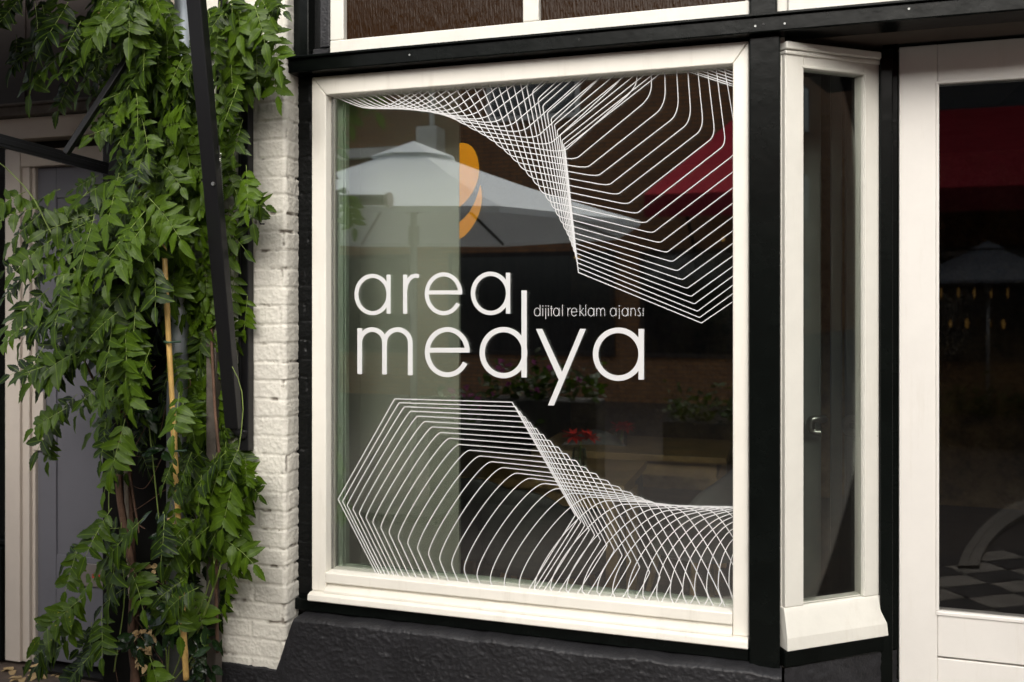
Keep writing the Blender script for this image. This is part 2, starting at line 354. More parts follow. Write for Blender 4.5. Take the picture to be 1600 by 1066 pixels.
def top():
    out=[]
    for k in range(37):
        A=itp(tA,k); B=itp(tB,k)
        pts=[];fr=[]
        if k<12:
            D=itp(tD,k); E=(tEx[k],ytop(tEx[k])); E=ext(D,E,1.25 if k<10 else 1.6)
            pts=[E,D]; fr=[None,(.3+.5*k,.3+.5*k)]
        else:
            x=tDx[k]; dy=ytop(x)
            # direction from A up to crossing, slightly steeper at top
            pts=[(x-(8 if k>18 else 2)*.6,dy-9),(x,dy)]
            fr=[None,(4,10)]
        pts+=[A,B]; 
        ab=math.hypot(A[0]-B[0],A[1]-B[1])
        fr+=[(.5+.75*k+max(0,k-20)*.6,.5+.75*k+max(0,k-20)*.6),(min(ab*.5,.5+1.1*k),.4+.35*k+max(0,k-18)*1.2)]
        if k<13:
            y=tCy[k]; C=ext(B,(1143.5,y),1.0+8/(1143.5-B[0]))
            if k<12: pts+=[C]; fr+=[None]
            else: pts+=[(1149,237),(1142,165),(1131,102),(1129,95)]; fr+=[(18,12),(30,30),(4,4),None]
        elif k<23:
            C=tC[k]; x=tCx[k]
            pts+=[C,(x,ytop(x)),(x-1.5,ytop(x)-10)]
            q=10+(k-13)*2.
            fr+=[(q,q*1.6),(6,4),None]
        else:
            x=tCx[k]; pts+=[(x,ytop(x)),(x+8,ytop(x)-(7 if k>25 else 10))]; fr+=[(6,4),None]
        out.append(rounded(pts,fr))
    for i,y in enumerate(tF):
        out.append([(1152,y+3),(1143.5,y),(1143.5-100,y-33)])
    return out
def clip(poly):
    def ok(p): return 509<p[0]<1151 and ytop(p[0])-5<p[1]<ybot(p[0])+6
    # densify
    d=[]
    for a,b in zip(poly,poly[1:]):
        l=math.hypot(b[0]-a[0],b[1]-a[1]); n=max(1,int(l/4)) if not(ok(a) and ok(b)) else 1
        for i in range(n): d.append((a[0]+(b[0]-a[0])*i/n,a[1]+(b[1]-a[1])*i/n))
    d.append(poly[-1])
    runs=[];cur=[]
    for p in d:
        if ok(p): 
            if not cur or math.hypot(p[0]-cur[-1][0],p[1]-cur[-1][1])>.3: cur.append(p)
        else:
            if len(cur)>1: runs.append(cur)
            cur=[]
    if len(cur)>1: runs.append(cur)
    return runs
# ================================================================== THE SHOP BUILDING
shop=thing('shop_building',(X(487),0,0),'cream and black shopfront with a big lettered display window and recessed glazed door','building')
xL,xLi,xRi,xR=X(487),X(509),X(1145),X(1170)
zT,zTi,zB,zBi=2.305,2.243,.5815,.648
def up(name,bm,m,parent=shop,**k): return obj(name,bm,m,parent,**k)
# ---- display window: frame (the window's own mesh) with mitred pieces
bm=bmesh.new(); g=.0005
prism(bm,[(xL,zT-g),(xL,zB),(xLi,zB),(xLi,zTi-g)],0,.07)
prism(bm,[(xR,zT-g),(xRi,zTi-g),(xRi,zB),(xR,zB)],0,.07)
prism(bm,[(xL+g,zT),(xLi+g,zTi),(xRi-g,zTi),(xR-g,zT)],0,.07)
win=up('display_window',bm,M['white'],bev=.0035,pos=((xL+xR)/2,0,(zT+zB)/2))
win['label']='large cream framed display window with white lettering'
def wp(name,bm,m,**k): return obj(name,bm,m,win,**k)
wp('bottom_rail',nb((xLi+.0006,xRi-.0006,-.007,.07,.613,zBi)),M['white'],bev=.004)
bm=bmesh.new()
extr(bm,[(.055,.611),(.012,.611),(.008,.602),(-.016,.590),(-.016,.5812),(.055,.5812)],xLi+.001,xRi-.001)
extr(bm,[(.055,.581),(-.0165,.581),(-.030,.576),(-.032,.558),(-.026,.554),(.055,.554)],xL+.001,xR-.001)
wp('sill',bm,M['white'],bev=.002)
wp('glass_pane',nb((xLi-.01,xRi+.01,.034,.039,zBi-.01,zTi+.01)),M['glass'])
wp('glass_pane',nb((xLi-.01,xRi+.01,.0455,.049,zBi-.01,zTi+.01)),M['glass_in'])
bm=nb((xLi-.002,xLi+.006,.0395,.0450,zBi,zTi)); wp('glazing_spacer',bm,M['rubber'])
bm=nb((xLi+.008,xLi+.030,.066,.09,zBi,zTi),(xLi+.035,xLi+.041,.064,.09,zBi,zTi)); wp('inner_bead',bm,M['sage_trim'],bev=.002)
bm=nb((xLi+.04,xRi,.066,.078,zBi-.005,zBi+.013)); wp('glazing_strip',bm,M['sage_trim'],bev=.002)  # pale green strip painted as the reflection along the bottom glass edge
# ---- vinyl: ribbons
YV=.0334
def ribbon(bm,pts,wd,y,closed=False):
    """flat vinyl strip along a line given on the pane"""
    n=len(pts); L=[]
    for i,p in enumerate(pts):
        a=pts[i-1] if (i>0 or closed) else None; b=pts[(i+1)%n] if (i<n-1 or closed) else None
        def dr(p,q):
            l=math.hypot(q[0]-p[0],q[1]-p[1]) or 1; return ((q[0]-p[0])/l,(q[1]-p[1])/l)
        d0=dr(a,p) if a else dr(p,b); d1=dr(p,b) if b else d0
        nx,ny=-(d0[1]+d1[1]),(d0[0]+d1[0]); l=math.hypot(nx,ny) or 1; nx/=l;ny/=l
        c=max(.45,nx*-d0[1]+ny*d0[0]); h=wd/2/c
        L.append((bm.verts.new(P(p[0]+nx*h,p[1]+ny*h,y)),bm.verts.new(P(p[0]-nx*h,p[1]-ny*h,y))))
    for i in range(n if closed else n-1):
        q=L[(i+1)%n]; bm.faces.new((L[i][0],L[i][1],q[1],q[0]))
def arc(cx,cy,rx,ry,a0,a1,n=40):
    return [(cx+rx*math.cos(math.radians(a0+(a1-a0)*i/n)),cy+ry*math.sin(math.radians(a0+(a1-a0)*i/n))) for i in range(n+1)]
for nm,fam in (('line_pattern',top()),('line_pattern',bottom())):
    bm=bmesh.new(); j=0
    for c in fam:
        for r in clip(c):
            ribbon(bm,r,1.38,YV-.00002*j); j+=1
    o=wp(nm,bm,M['vinyl'])
    o['label']='fan of fine white lines across the top of the glass' if fam[0][0][1]<500 else 'fan of fine white lines across the bottom of the glass'
def letter(strokes,lab):
    bm=bmesh.new()
    for i,(pts,wd,cl) in enumerate(strokes): ribbon(bm,pts,wd,YV-.0008-.00012*i,cl)
    o=wp('letter',bm,M['vinyl']); o['label']=lab
def vs(x,y0,y1,w): return ([(x,y0),(x,y1)],w,False)
def A(cx,cy,rx,ry,w,sx,sy0,sy1,lab): letter([(arc(cx,cy,rx,ry,0,360,56)[:-1],w,True),vs(sx,sy0,sy1,w)],lab)
A(581.9,460.3,25.0,29.1,6.2,607.1,429.3,490.3,'white letter a, first of the upper word')
letter([vs(632.9,429.3,490.3,6.4),([(633.5,452),(635,444),(638.5,437),(643.5,432.5),(649,430.8),(654.6,431.8)],6.2,False)],'white letter r')
def Eo(cx,cy,rx,ry,w,by,bx0,bx1,a1,lab):
    letter([(arc(cx,cy,rx,ry,math.degrees(math.atan2((by-cy)/ry,1)),-360+a1,60),w,False),([(bx0,by),(bx1,by)],w,False)],lab)
Eo(693.0,459.2,26.2,30.3,6.3,457.1,669,722.0,30,'white letter e of the upper word')
A(766.4,458.6,27.4,30.6,6.7,793.8,426.3,490.3,'white letter a, last of the upper word')
letter([vs(562,513,584.5,7.3),([(562,540)]+arc(581.4,535.5,19.3,20.4,-178,0,24)+[(600.7,585.2)],7.2,False),([(600.9,540)]+arc(621,536,20.0,20.8,-178,0,24)+[(641,586.4)],7.3,False)],'white letter m')
Eo(698.9,550.4,31.4,35.4,7.5,547.4,671,733.8,28,'white letter e of the lower word')
A(786.6,551.2,33.2,36.0,8.2,818.9,453.9,590,'white tall letter d')
bm=bmesh.new()
for i,q in enumerate(([(837.3,514.1),(847.1,514.1),(880,585.5),(874.6,597.6)],[(906.3,514.1),(915.4,514.1),(865.4,633.7),(856.1,633.7)])):
    f=bm.faces.new([bm.verts.new(P(a,b,YV-.0008-i*.00012)) for a,b in q])
o=wp('letter',bm,M['vinyl']); o['label']='white letter y with a long tail'
A(966.2,553.7,35.6,37.4,8.6,1001.9,514.1,593.4,'white letter a, last of the lower word')
# tagline in fine strokes
bm=bmesh.new(); w=.74; y0,y1=494.0,481.4; ym=(y0+y1)/2; jj=[0]
def rb(pts,cl=False): ribbon(bm,pts,w,YV-.0008-.00001*jj[0],cl); jj[0]+=1
def cx6(x): return 780+x/4.1
def bowl(x0,x1): rb(arc((cx6(x0)+cx6(x1))/2,ym,(cx6(x1)-cx6(x0))/2,(y0-y1)/2,0,360,24)[:-1],True)
def stem(x,a=y1,b=y0): rb([(cx6(x),a),(cx6(x),b)])
def dot(x): ribbon(bm,[(cx6(x)-.9,478.2),(cx6(x)+.9,478.2)],1.15,YV-.0014)
bowl(224,262); stem(262,476.5); stem(279); dot(279); stem(298,y1,y0+4.6); dot(298); stem(315); dot(315)
stem(334,478); rb([(cx6(327),y1+.6),(cx6(342),y1+.6)])
bowl(348,383); stem(384); stem(405,476.3)
stem(440); rb([(cx6(440),486),(cx6(446),482.3),(cx6(456),481.6)])
rb(arc((cx6(462)+cx6(497))/2,ym,(cx6(497)-cx6(462))/2,(y0-y1)/2,0,-325,24)); rb([(cx6(462),ym),(cx6(497),ym)])
stem(517,476.3); rb([(cx6(540),y1),(cx6(519),ym+.4)]); rb([(cx6(522),ym-.5),(cx6(543),y0)])
stem(554,476.3); bowl(570,606); stem(607)
stem(624); rb([(cx6(624),486.5)]+arc(cx6(637),486.3,3.1,4.8,-180,0,10)+[(cx6(650),y0)]); rb([(cx6(650),486.5)]+arc(cx6(663),486.3,3.1,4.8,-180,0,10)+[(cx6(676),y0)])
bowl(711,748); stem(749); stem(769,y1,y0+4.6); dot(769); bowl(787,824); stem(825)
stem(843); rb([(cx6(843),486.8)]+arc(cx6(857),486.6,3.5,5.1,-180,0,10)+[(cx6(872),y0)])
rb([(cx6(904),482.6),(cx6(899),481.4),(cx6(892),481.8),(cx6(890),484.3),(cx6(894),486.7),(cx6(900),488.2),(cx6(905),490.8),(cx6(902),493.3),(cx6(895),494),(cx6(888),492.6)])
stem(922)
o=wp('tagline_lettering',bm,M['vinyl']); o['label']='small white words dijital reklam ajansı'
# orange mark, cut straight on its left
bm=bmesh.new()
def blob(pts,y): bm.faces.new([bm.verts.new(P(a,b,y)) for a,b in pts])
blob([(717.6,223.6),(724,223.3),(731,225),(737,229),(742,236),(746,246),(748.3,258),(748.6,268),(747,279),(743.5,290),(738,301),(731,311),(723.5,319),(717.6,323.6)],.0402)
blob([(717.6,347),(725,341),(733.5,331),(740.5,318.5),(746,304),(750.2,288.5),(752.3,297),(753.3,309),(752,322),(748,335.5),(742,348),(734.5,359.5),(726,368.5),(717.6,374)],.0402)
wp('orange_mark',bm,M['vinyl_o'])
# ---- black timber: beam, posts, rail
ZBm=(2.312,2.3655)
up('beam',nb((X(460),X(1720),-.05,.06,*ZBm)),M['black'],bev=.004)
for _u,_v in ((1180,41),(1193,38),(1226,37),(640,86),(905,62),(1420,14)):
    _c=P(_u,_v,-.0505); _b=bmesh.new(); tube(_b,[_c,_c+Vector((0,-.0016,0))],.0032,8); up('screw_head',_b,M['stone'] if _u%2 else M['plaque'])
up('beam_fillet',nb((X(460)+.004,X(1720),-.06,-.0505,2.356,2.3645)),M['black'],bev=.002)
up('post',nb((X(1171),X(1219),-.022,.09,.505,2.311)),M['black'],bev=.004)
up('post',nb((X(1172),X(1214),-.022,.09,2.3665,3.2)),M['black'],bev=.004)
bm=nb((X(1219)+.0005,X(1226),.012,.09,.50,2.311)); up('trim_strip',bm,M['white_old'],bev=.002)
bm=nb((X(1214)+.0005,X(1231),.01,.09,2.3665,3.2)); up('trim_strip',bm,M['white_old'],bev=.002)
up('rail',nb((X(463),X(1171)-.0005,-.012,.06,.515,.5535)),M['black'],bev=.004)
bm=nb((X(463),X(487)-.0005,-.02,.09,2.3665,3.2)); up('post',bm,M['black'],bev=.004)
bm=nb((X(487),X(500),.02,.09,2.3665,3.2)); up('panel',bm,M['black_wall'])
bm=nb((X(500)+.0005,X(516),-.004,.09,2.40,3.2)); prism(bm,[(X(487),2.3665),(X(509),2.3665),(X(516),2.40),(X(487)+.003,2.40)],.001,.09); up('moulding',bm,M['plinth'],bev=.004)
# black painted brick strip beside the window
ss=np.arange(X(459),X(490),.0035); zz=np.arange(.50,2.312,.0035); S_,Z_=np.meshgrid(ss,zz)
h=brick_h(S_,Z_,seed=4)[0]*.55
v,f=grid_mesh(np.stack([S_,.016-h,Z_],-1)); up('black_brick_strip',(v,f),M['black_wall'],smooth=True)
# wall above and around, behind everything
def wallbox(name,b,m): return up(name,nb(b),m)
# ---- transom windows above the beam
def transom(x0,x1,zb,zrail,mull,lab):
    bm=bmesh.new(); g=.0006
    box(bm,x0+.0005,x1,-.004,.06,2.3662,zrail)
    prism(bm,[(x0,zrail+.0006),(x0+.05,zrail+.0006),(x0+.05,3.2),(x0,3.2)],-.002,.06)
    prism(bm,[(x1-.012,zrail+.0006),(x1,zrail+.0006),(x1,3.2),(x1-.012,3.2)],-.002,.06)
    for m0,m1 in mull: box(bm,m0,m1,-.002,.06,zrail+.0006,3.2)
    o=up('transom_window',bm,M['white_old'],bev=.004,pos=(x0,0,zrail)); o['label']=lab
    obj('glass_pane',nb((x0+.04,x1-.005,.022,.028,zrail-.01,3.2)),M['rain'],o)
    return o
transom(X(516),X(1171),2.3655,2.4207,[(X(817),X(842))],'cream transom window with two dark brown panes')
transom(X(1231),X(1720),2.3655,2.62,[],'cream transom frame over the recessed door')
# ---- plaster plinth
xs=np.arange(X(262),X(1222),.004)
yP=-.075
rows=np.linspace(0,1,135)
xa,xb_=X(431,yP),X(458,yP)
top_=np.where(xs<xa,.334,np.where(xs<xb_,.334+(xs-xa)/(xb_-xa)*(.512-.334),.512))
top_=top_+ (fbm(xs*18,xs*0,3)-.5)*.014
S_=np.repeat(xs[None],len(rows),0); Z_=rows[:,None]*top_[None]
rel=(fbm(S_*14,Z_*14,31)-.5)*.006+np.abs(fbm(S_*60,Z_*90,12)-.5)*.011+(fbm(S_*120,Z_*130,40,2)-.5)*.005
edge=np.clip((rows[:,None]-.985)/.015,0,1)
Yg=yP-rel+edge*.012
G3=np.stack([S_,Yg,Z_],-1)
lid=np.stack([xs,np.full_like(xs,.03),top_-.001],-1)[None]
v,f=grid_mesh(np.concatenate([G3,lid],0)); up('plinth',(v,f),M['plinth'],smooth=True)
# ---- painted brick pier (front + right return)
yF=-.065; x0p,x1p=X(298,yF),X(446,yF)
r=.012; Lf=x1p-r-x0p; La=r*math.pi/2; Lr=.07
sv=np.arange(0,Lf+La+Lr,.0032); zv=np.arange(.325,3.1,.0032)
px=[];py=[];nx=[];ny=[]
for s in sv:
    if s<Lf: px.append(x0p+s);py.append(yF);nx.append(0);ny.append(-1)
    elif s<Lf+La:
        a=(s-Lf)/r; px.append(x1p-r+r*math.sin(a)); py.append(yF+r-r*math.cos(a)); nx.append(math.sin(a)); ny.append(-math.cos(a))
    else: px.append(x1p);py.append(yF+r+s-Lf-La);nx.append(1);ny.append(0)
px,py,nx,ny=map(np.array,(px,py,nx,ny))
S_,Z_=np.meshgrid(sv-Lf-.005,zv)
h,jm=brick_h(S_+.0,Z_+.01,seed=1)
h=np.where(Z_>2.37,h*.45+.003,h)
chip=(Z_<.0)
v,f=grid_mesh(np.stack([px[None]+nx[None]*h,py[None]+ny[None]*h,Z_+0*S_],-1))
M['brick']=speckle(mat('cream_painted_brick',(.70,.675,.60),.55,.35,bump=(150,.45,.002),var=.12,vscale=5),30,.64,(.30,.27,.2),.05)
pier=up('brick_pier',(v,f),M['brick'],smooth=True); at=pier.data.color_attributes.new('wear','FLOAT_COLOR','POINT'); jm=np.where(Z_>2.37,jm*.3,jm).ravel(); at.data.foreach_set('color',np.stack([jm,jm,jm,jm*0+1],1).astype(np.float32).ravel())
_n=M['brick'].node_tree.nodes; _l=M['brick'].node_tree.links; _a=_n.new('ShaderNodeAttribute'); _a.attribute_name='wear'; _x=_n.new('ShaderNodeMix'); _x.data_type='RGBA'; _p=_n['Principled BSDF']
_l.new(_a.outputs['Fac'],_x.inputs[0]); _l.new(_p.inputs['Base Color'].links[0].from_socket,_x.inputs[6]); _x.inputs[7].default_value=(.13,.105,.08,1); _l.new(_x.outputs[2],_p.inputs['Base Color'])
pier['label']='cream painted brick pier beside the climbing vine'
bm=bmesh.new(); tube(bm,[P(405,343,-.07),P(405,345,-.10),P(407,350,-.105),P(413,350,-.105)],.003,6); obj('wall_hook',bm,M['steel_black'],pier)
# ---- recess: side window at an angle
A2=Vector((X(1227,.0),.0,0)); B2=Vector((X(1379,.21),.21,0)); AB=(B2-A2); LS=AB.length; ed=AB.normalized(); nn=Vector((ed.y,-ed.x,0))
def Q(s,n,z): return A2+ed*s+nn*n+Vector((0,0,z))
def su(u):
    a=(u-800)/FC; d=Vector((a*CS-SN,a*SN+CS,0)); o=Vector((0,-DC,0))
    # o+d t = A2+ed s
    den=d.x*(-ed.y)-d.y*(-ed.x); r_=A2-o
    t=(r_.x*(-ed.y)-r_.y*(-ed.x))/den; p=o+d*t; return (p-A2).dot(ed),t
def zu(u,v): return HC+(472-v)/FC*su(u)[1]
def qbox(bm,s0,s1,n0,n1,z0,z1): hexa(bm,[Q(s0,n1,z0),Q(s1,n1,z0),Q(s1,n0,z0),Q(s0,n0,z0),Q(s0,n1,z1),Q(s1,n1,z1),Q(s1,n0,z1),Q(s0,n0,z1)])
sg0,sg1=su(1256)[0],su(1350)[0]; zt=zu(1257,107); zb=zu(1257,946); s_end=su(1374)[0]
bm=bmesh.new()
qbox(bm,0,sg0,-.04,.0,zb,2.29); qbox(bm,sg1,s_end,-.04,0,zb,2.29); qbox(bm,sg0+.0004,sg1-.0004,-.04,-.001,zt,2.29)
qbox(bm,sg0+.0004,sg1-.0004,-.04,-.012,zb,zb+.006)
sw=up('side_window',bm,M['white_old'],bev=.003,pos=Q(0,0,zb)); sw['label']='narrow angled side window with an old white frame'
bm=bmesh.new(); qbox(bm,sg1+.001,sg1+.008,-.010,.003,zb+.02,zt+.0004); qbox(bm,sg0-.007,sg1+.007,-.012,.003,zt+.0005,zt+.008); obj('bead',bm,M['white_old'],sw,bev=.002)
bm=bmesh.new(); qbox(bm,-.006,s_end+.008,-.04,.014,2.271,2.293); qbox(bm,-.003,s_end+.004,-.04,.007,2.258,2.2705); obj('cornice',bm,M['white_old'],sw,bev=.004)
bm=bmesh.new()
z1_=zb-.0005; z0_=zb-.115; pr=[(-.04,z1_),(.0,z1_),(.004,z1_-.010),(.024,z1_-.078),(.026,z0_),(-.04,z0_)]
a=[bm.verts.new(Q(-.004-max(0,n)*.3,n,z)) for n,z in pr]; b=[bm.verts.new(Q(s_end+.002+max(0,n)*.55,n,z)) for n,z in pr]
bm.faces.new(a[::-1]); bm.faces.new(b)
for i in range(6): bm.faces.new((a[i],a[(i+1)%6],b[(i+1)%6],b[i]))
bmesh.ops.recalc_face_normals(bm,faces=bm.faces)
obj('sill',bm,M['white_old'],sw,bev=.003)
bm=bmesh.new(); qbox(bm,sg0-.01,sg1+.01,-.017,-.0125,zb-.01,zt+.01); obj('glass_pane',bm,M['glass_s'],sw)
bm=bmesh.new(); qbox(bm,-.012,s_end+.03,-.05,.018,z0_-.05,z0_-.0006); up('base_moulding',bm,M['black'],bev=.006)
# plinth under the side window
sv2=np.arange(-.012,LS+.06,.006); zv2=np.arange(0,z0_-.049,.006); S2,Z2=np.meshgrid(sv2,zv2)
rel=(fbm(S2*14+5,Z2*14,31)-.5)*.008+np.abs(fbm(S2*42,Z2*60,15)-.5)*.014
base=np.array([[Q(s,.012,0)[:] for s in sv2]])
G3=np.stack([base[...,0]+nn.x*rel,base[...,1]+nn.y*rel,Z2],-1); v,f=grid_mesh(G3); up('plinth',(v,f),M['plinth'],smooth=True)
# recess posts, soffit
bm=nb((X(1375,.19),X(1395,.19),.188,.30,.05,2.30)); up('post',bm,M['black'],bev=.003)
bm=nb((X(1395,.21)+.0005,X(1404,.215),.225,.30,.05,2.30)); up('post',bm,M['black'],bev=.002)
M['soffit']=mat('brown_soffit',(.06,.045,.035),.7,.2,var=.2)
up('soffit',nb((X(1171),X(1720),.0605,1.2,2.313,2.36)),M['soffit'])
zdT=Zc(1403,74,.212)
up('door_head',nb((X(1380,.2),X(1720),.19,.30,zdT+.004,2.3125)),M['black'],bev=.003)
# ---- glazed shop door
yd=.212; xd0,xg=X(1405,yd),X(1465,yd); xd1=xd0+1.02; zg0,zg1=Zc(1467,955,yd),Zc(1467,131,yd); zgr=Zc(1467,1028,yd)
bm=bmesh.new()
box(bm,xd0,xg,yd,yd+.045,.07,zdT); box(bm,xd1-.11,xd1,yd,yd+.045,.07,zdT)
box(bm,xg+.0004,xd1-.1104,yd+.0006,yd+.045,zg1,zdT); box(bm,xg+.0004,xd1-.1104,yd+.0006,yd+.045,zgr+.004,zg0)
box(bm,xg+.0004,xd1-.1104,yd+.004,yd+.04,.07,zgr-.002)
door=up('shop_door',bm,M['door_white'],bev=.0025,pos=(xd0,yd,.07)); door['label']='cream painted shop door with one tall pane'
bm=nb((xg-.005,xg+.004,yd-.003,yd+.01,zg0,zg1),(xg-.005,xd1-.115,yd-.003,yd+.01,zg1-.0005,zg1+.009),(xg-.005,xd1-.115,yd-.004,yd+.01,zg0-.012,zg0-.0005)); obj('glazing_strip',bm,M['door_white'],door,bev=.002)
obj('glass_pane',nb((xg-.004,xd1-.106,yd+.012,yd+.018,zg0-.01,zg1+.01)),M['glass_d'],door)
bm=bmesh.new(); tube(bm,smooth_path([(xd1-.06,yd,1.05),(xd1-.06,yd-.05,1.05),(xd1-.17,yd-.05,1.05)],5),.009,8); obj('handle',bm,M['steel'],door)
up('threshold',nb((X(1380,.2),xd1+.2,-.05,.5,0.004,.068)),M['stone'],bev=.004)
up('door_jamb',nb((xd1+.005,xd1+.25,.10,.32,.07,2.31)),M['black'],bev=.003)
# ---- shop interior shell (part of the building)
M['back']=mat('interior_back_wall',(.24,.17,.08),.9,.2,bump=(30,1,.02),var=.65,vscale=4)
xi0,xi1=X(462)-.1,xd1+1.2
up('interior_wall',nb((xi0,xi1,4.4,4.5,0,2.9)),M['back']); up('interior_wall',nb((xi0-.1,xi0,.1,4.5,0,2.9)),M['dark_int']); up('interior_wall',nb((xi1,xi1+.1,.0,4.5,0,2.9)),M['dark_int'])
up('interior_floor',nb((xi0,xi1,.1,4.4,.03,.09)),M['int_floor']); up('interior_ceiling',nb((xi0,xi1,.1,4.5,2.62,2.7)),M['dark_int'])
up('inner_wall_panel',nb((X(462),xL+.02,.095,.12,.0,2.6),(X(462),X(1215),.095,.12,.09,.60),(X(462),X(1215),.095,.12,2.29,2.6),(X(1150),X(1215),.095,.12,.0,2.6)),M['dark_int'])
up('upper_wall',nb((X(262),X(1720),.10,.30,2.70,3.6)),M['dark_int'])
up('right_wall',nb((xd1+.25,xd1+3.0,-.02,.1,0,3.2)),M['brick'])
# pale board standing inside, left
bm=nb((X(500,.34),X(563,.34)-.0008,.34,.358,.10,2.6),(X(563,.34),X(717,.34),.34,.358,.10,2.6)); o=up('sage_board',bm,M['green_board'],bev=.0008)
# inner casement seen through the side pane
for a,b,y in ((1240,1283,.52),(1298,1316,.50),(1321,1352,.50)):
    up('inner_post',nb((X(a,y),X(b,y),y,y+.05,.09,2.45)),M['inpost'] if 'inpost' in M else M.setdefault('inpost',mat('inner_grey_paint',(.20,.21,.20),.5,.3,var=.1)),bev=.004)
for u in (1270,1324):
    bm=bmesh.new(); y=.47
    tube(bm,smooth_path([P(u+18,655,y+.03),P(u+14,655,y),P(u,655,y-.01),P(u-3,664,y-.01),P(u,674,y-.01),P(u+14,676,y-.01)],5),.012,8); up('inner_handle',bm,M['steel'],smooth=True)
# ================================================================== NEIGHBOUR: grey door left
nbld=thing('neighbouring_entrance',(X(30,.31),.31,0),'dim recessed entrance with a lavender grey door behind the vine','building')
yn=.31
def npart(name,bm,m,parent=nbld,**k): return obj(name,bm,m,parent,**k)
zf=.045
bm=nb((X(14,yn),X(37,yn),yn-.02,yn+.05,zf,Zc(14,235,yn)),(X(37,yn)+.0006,X(46,yn),yn-.008,yn+.05,zf,Zc(37,240,yn)),(X(46,yn)+.0006,X(50,yn),yn-.014,yn+.05,zf,Zc(46,245,yn)),(X(50,yn)+.0006,X(55,yn),yn,yn+.05,zf,Zc(50,248,yn)))
npart('door_frame',bm,M['frame_pink'],bev=.002)
zdt=Zc(55,262,yn)
xdn0=X(55,yn)+.001; xdn1=xdn0+.66
bm=nb((xdn0,xdn1,yn+.02,yn+.06,zf+.01,zdt),(xdn0,X(84,yn),yn+.012,yn+.0195,zf+.01,zdt),(xdn1-.09,xdn1,yn+.012,yn+.0195,zf+.01,zdt),(X(84,yn)+.0005,xdn1-.0905,yn+.013,yn+.0195,zf+.011,Zc(90,868,yn)),(X(84,yn)+.0005,xdn1-.0905,yn+.013,yn+.0195,zdt-.13,zdt-.001))
nd=npart('front_door',bm,M['lav'],bev=.003); nd['label']='lavender grey panelled front door'
bm=nb((X(52,yn),X(69,yn),yn-.006,yn+.011,Zc(52,703,yn),Zc(52,612,yn))); lk=obj('lock_plate',bm,M['frame_pink'],nd,bev=.002)
bm=bmesh.new(); tube(bm,[P(59,672,yn-.0068),P(59,672,yn-.004)],.009,10); box(bm,X(58,yn),X(60.4,yn),yn-.0069,yn-.004,Zc(59,684,yn),Zc(59,672,yn)); obj('keyhole',bm,M['rubber'],nd)
bm=nb((X(122,yn),X(122,yn)+.30,yn+.002,yn+.0125,Zc(122,915,yn),Zc(122,880,yn))); obj('letterbox',bm,mat('dull_letterbox',(.17,.15,.14),.4,.4),nd,bev=.003)
bm=nb((X(144,yn),X(158,yn),yn+.0,yn+.0018,Zc(150,904,yn),Zc(150,898,yn))); obj('letterbox_label',bm,M['letter_red'],nd)
npart('door_head',nb((X(37,yn)+.001,X(345,yn),yn-.018,yn+.05,zdt+.002,Zc(40,236,yn)),(X(-80,yn),X(345,yn),yn-.03,yn+.05,Zc(0,222,yn),Zc(0,190,yn))),M['frame_dim'],bev=.003)
npart('cornice',nb((X(-80,yn),X(345,yn),yn-.07,yn+.05,Zc(0,189,yn),Zc(0,176,yn)),(X(-80,yn),X(345,yn),yn-.09,yn+.05,Zc(0,175.7,yn),Zc(0,172,yn))),M['wood_grey'],bev=.002)
M['dkbrown']=mat('dark_brown_panel',(.03,.022,.018),.6,.3,var=.2)
npart('upper_panel',nb((X(-120,yn),X(39,yn)-.001,yn,yn+.05,Zc(0,171.5,yn),3.4),(X(39,yn),X(400,yn),yn+.006,yn+.05,Zc(0,171.5,yn),3.4)),M['dkbrown'],bev=.003)
npart('side_panel',nb((X(-160,yn),X(14,yn)-.001,yn+.02,yn+.05,zf,Zc(0,224,yn)),(X(-160,yn),X(11,yn),yn-.01,yn+.0195,Zc(0,850,yn),Zc(0,842,yn)),(X(-160,yn),X(12,yn),yn-.03,yn+.0195,zf,Zc(0,852,yn))),M['black'],bev=.003)
npart('stone_panel',nb((X(160),X(300),0,.28,0,2.26)),M['stone'],bev=.003)
npart('pilaster_head',nb((X(158),X(300),-.015,.28,2.262,3.4)),M['frame_dim'],bev=.003)
npart('doorstep',nb((X(-200),X(160)-.001,.0,.35,.003,.028)),mat('brown_tile',(.10,.075,.06),.6,.3,var=.3,vscale=20),bev=.004)
npart('door_sill',nb((X(50,yn),X(262,yn),yn-.05,yn+.02,.0285,zf-.001)),M['stone'],bev=.002)
npart('back_wall',nb((X(-300),X(262),.40,.5,0,3.6)),M['dkbrown'])
# ================================================================== STREET
def brick_ground():
    m=bpy.data.materials.new('street_clinker'); m.use_nodes=True; n=m.node_tree.nodes; l=m.node_tree.links; p=n['Principled BSDF']; p.inputs['Roughness'].default_value=.75
    tc=n.new('ShaderNodeTexCoord'); b=n.new('ShaderNodeTexBrick'); b.inputs['Color1'].default_value=(.105,.08,.065,1); b.inputs['Color2'].default_value=(.07,.055,.047,1); b.inputs['Mortar'].default_value=(.045,.04,.035,1)
    b.inputs['Scale'].default_value=1; b.inputs['Brick Width'].default_value=.21; b.inputs['Row Height'].default_value=.07; b.inputs['Mortar Size'].default_value=.005
    l.new(tc.outputs['Object'],b.inputs[0]); l.new(b.outputs[0],p.inputs['Base Color'])
    bu=n.new('ShaderNodeBump'); bu.inputs['Distance'].default_value=.004; bu.inputs['Strength'].default_value=.6; bu.invert=True; l.new(b.outputs[1],bu.inputs['Height']); l.new(bu.outputs[0],p.inputs['Normal'])
    return m
bm=bmesh.new(); q=[bm.verts.new(p) for p in ((-60,-60,0),(60,-60,0),(60,60,0),(-60,60,0))]; bm.faces.new(q); struct(obj('street_ground',bm,brick_ground()))
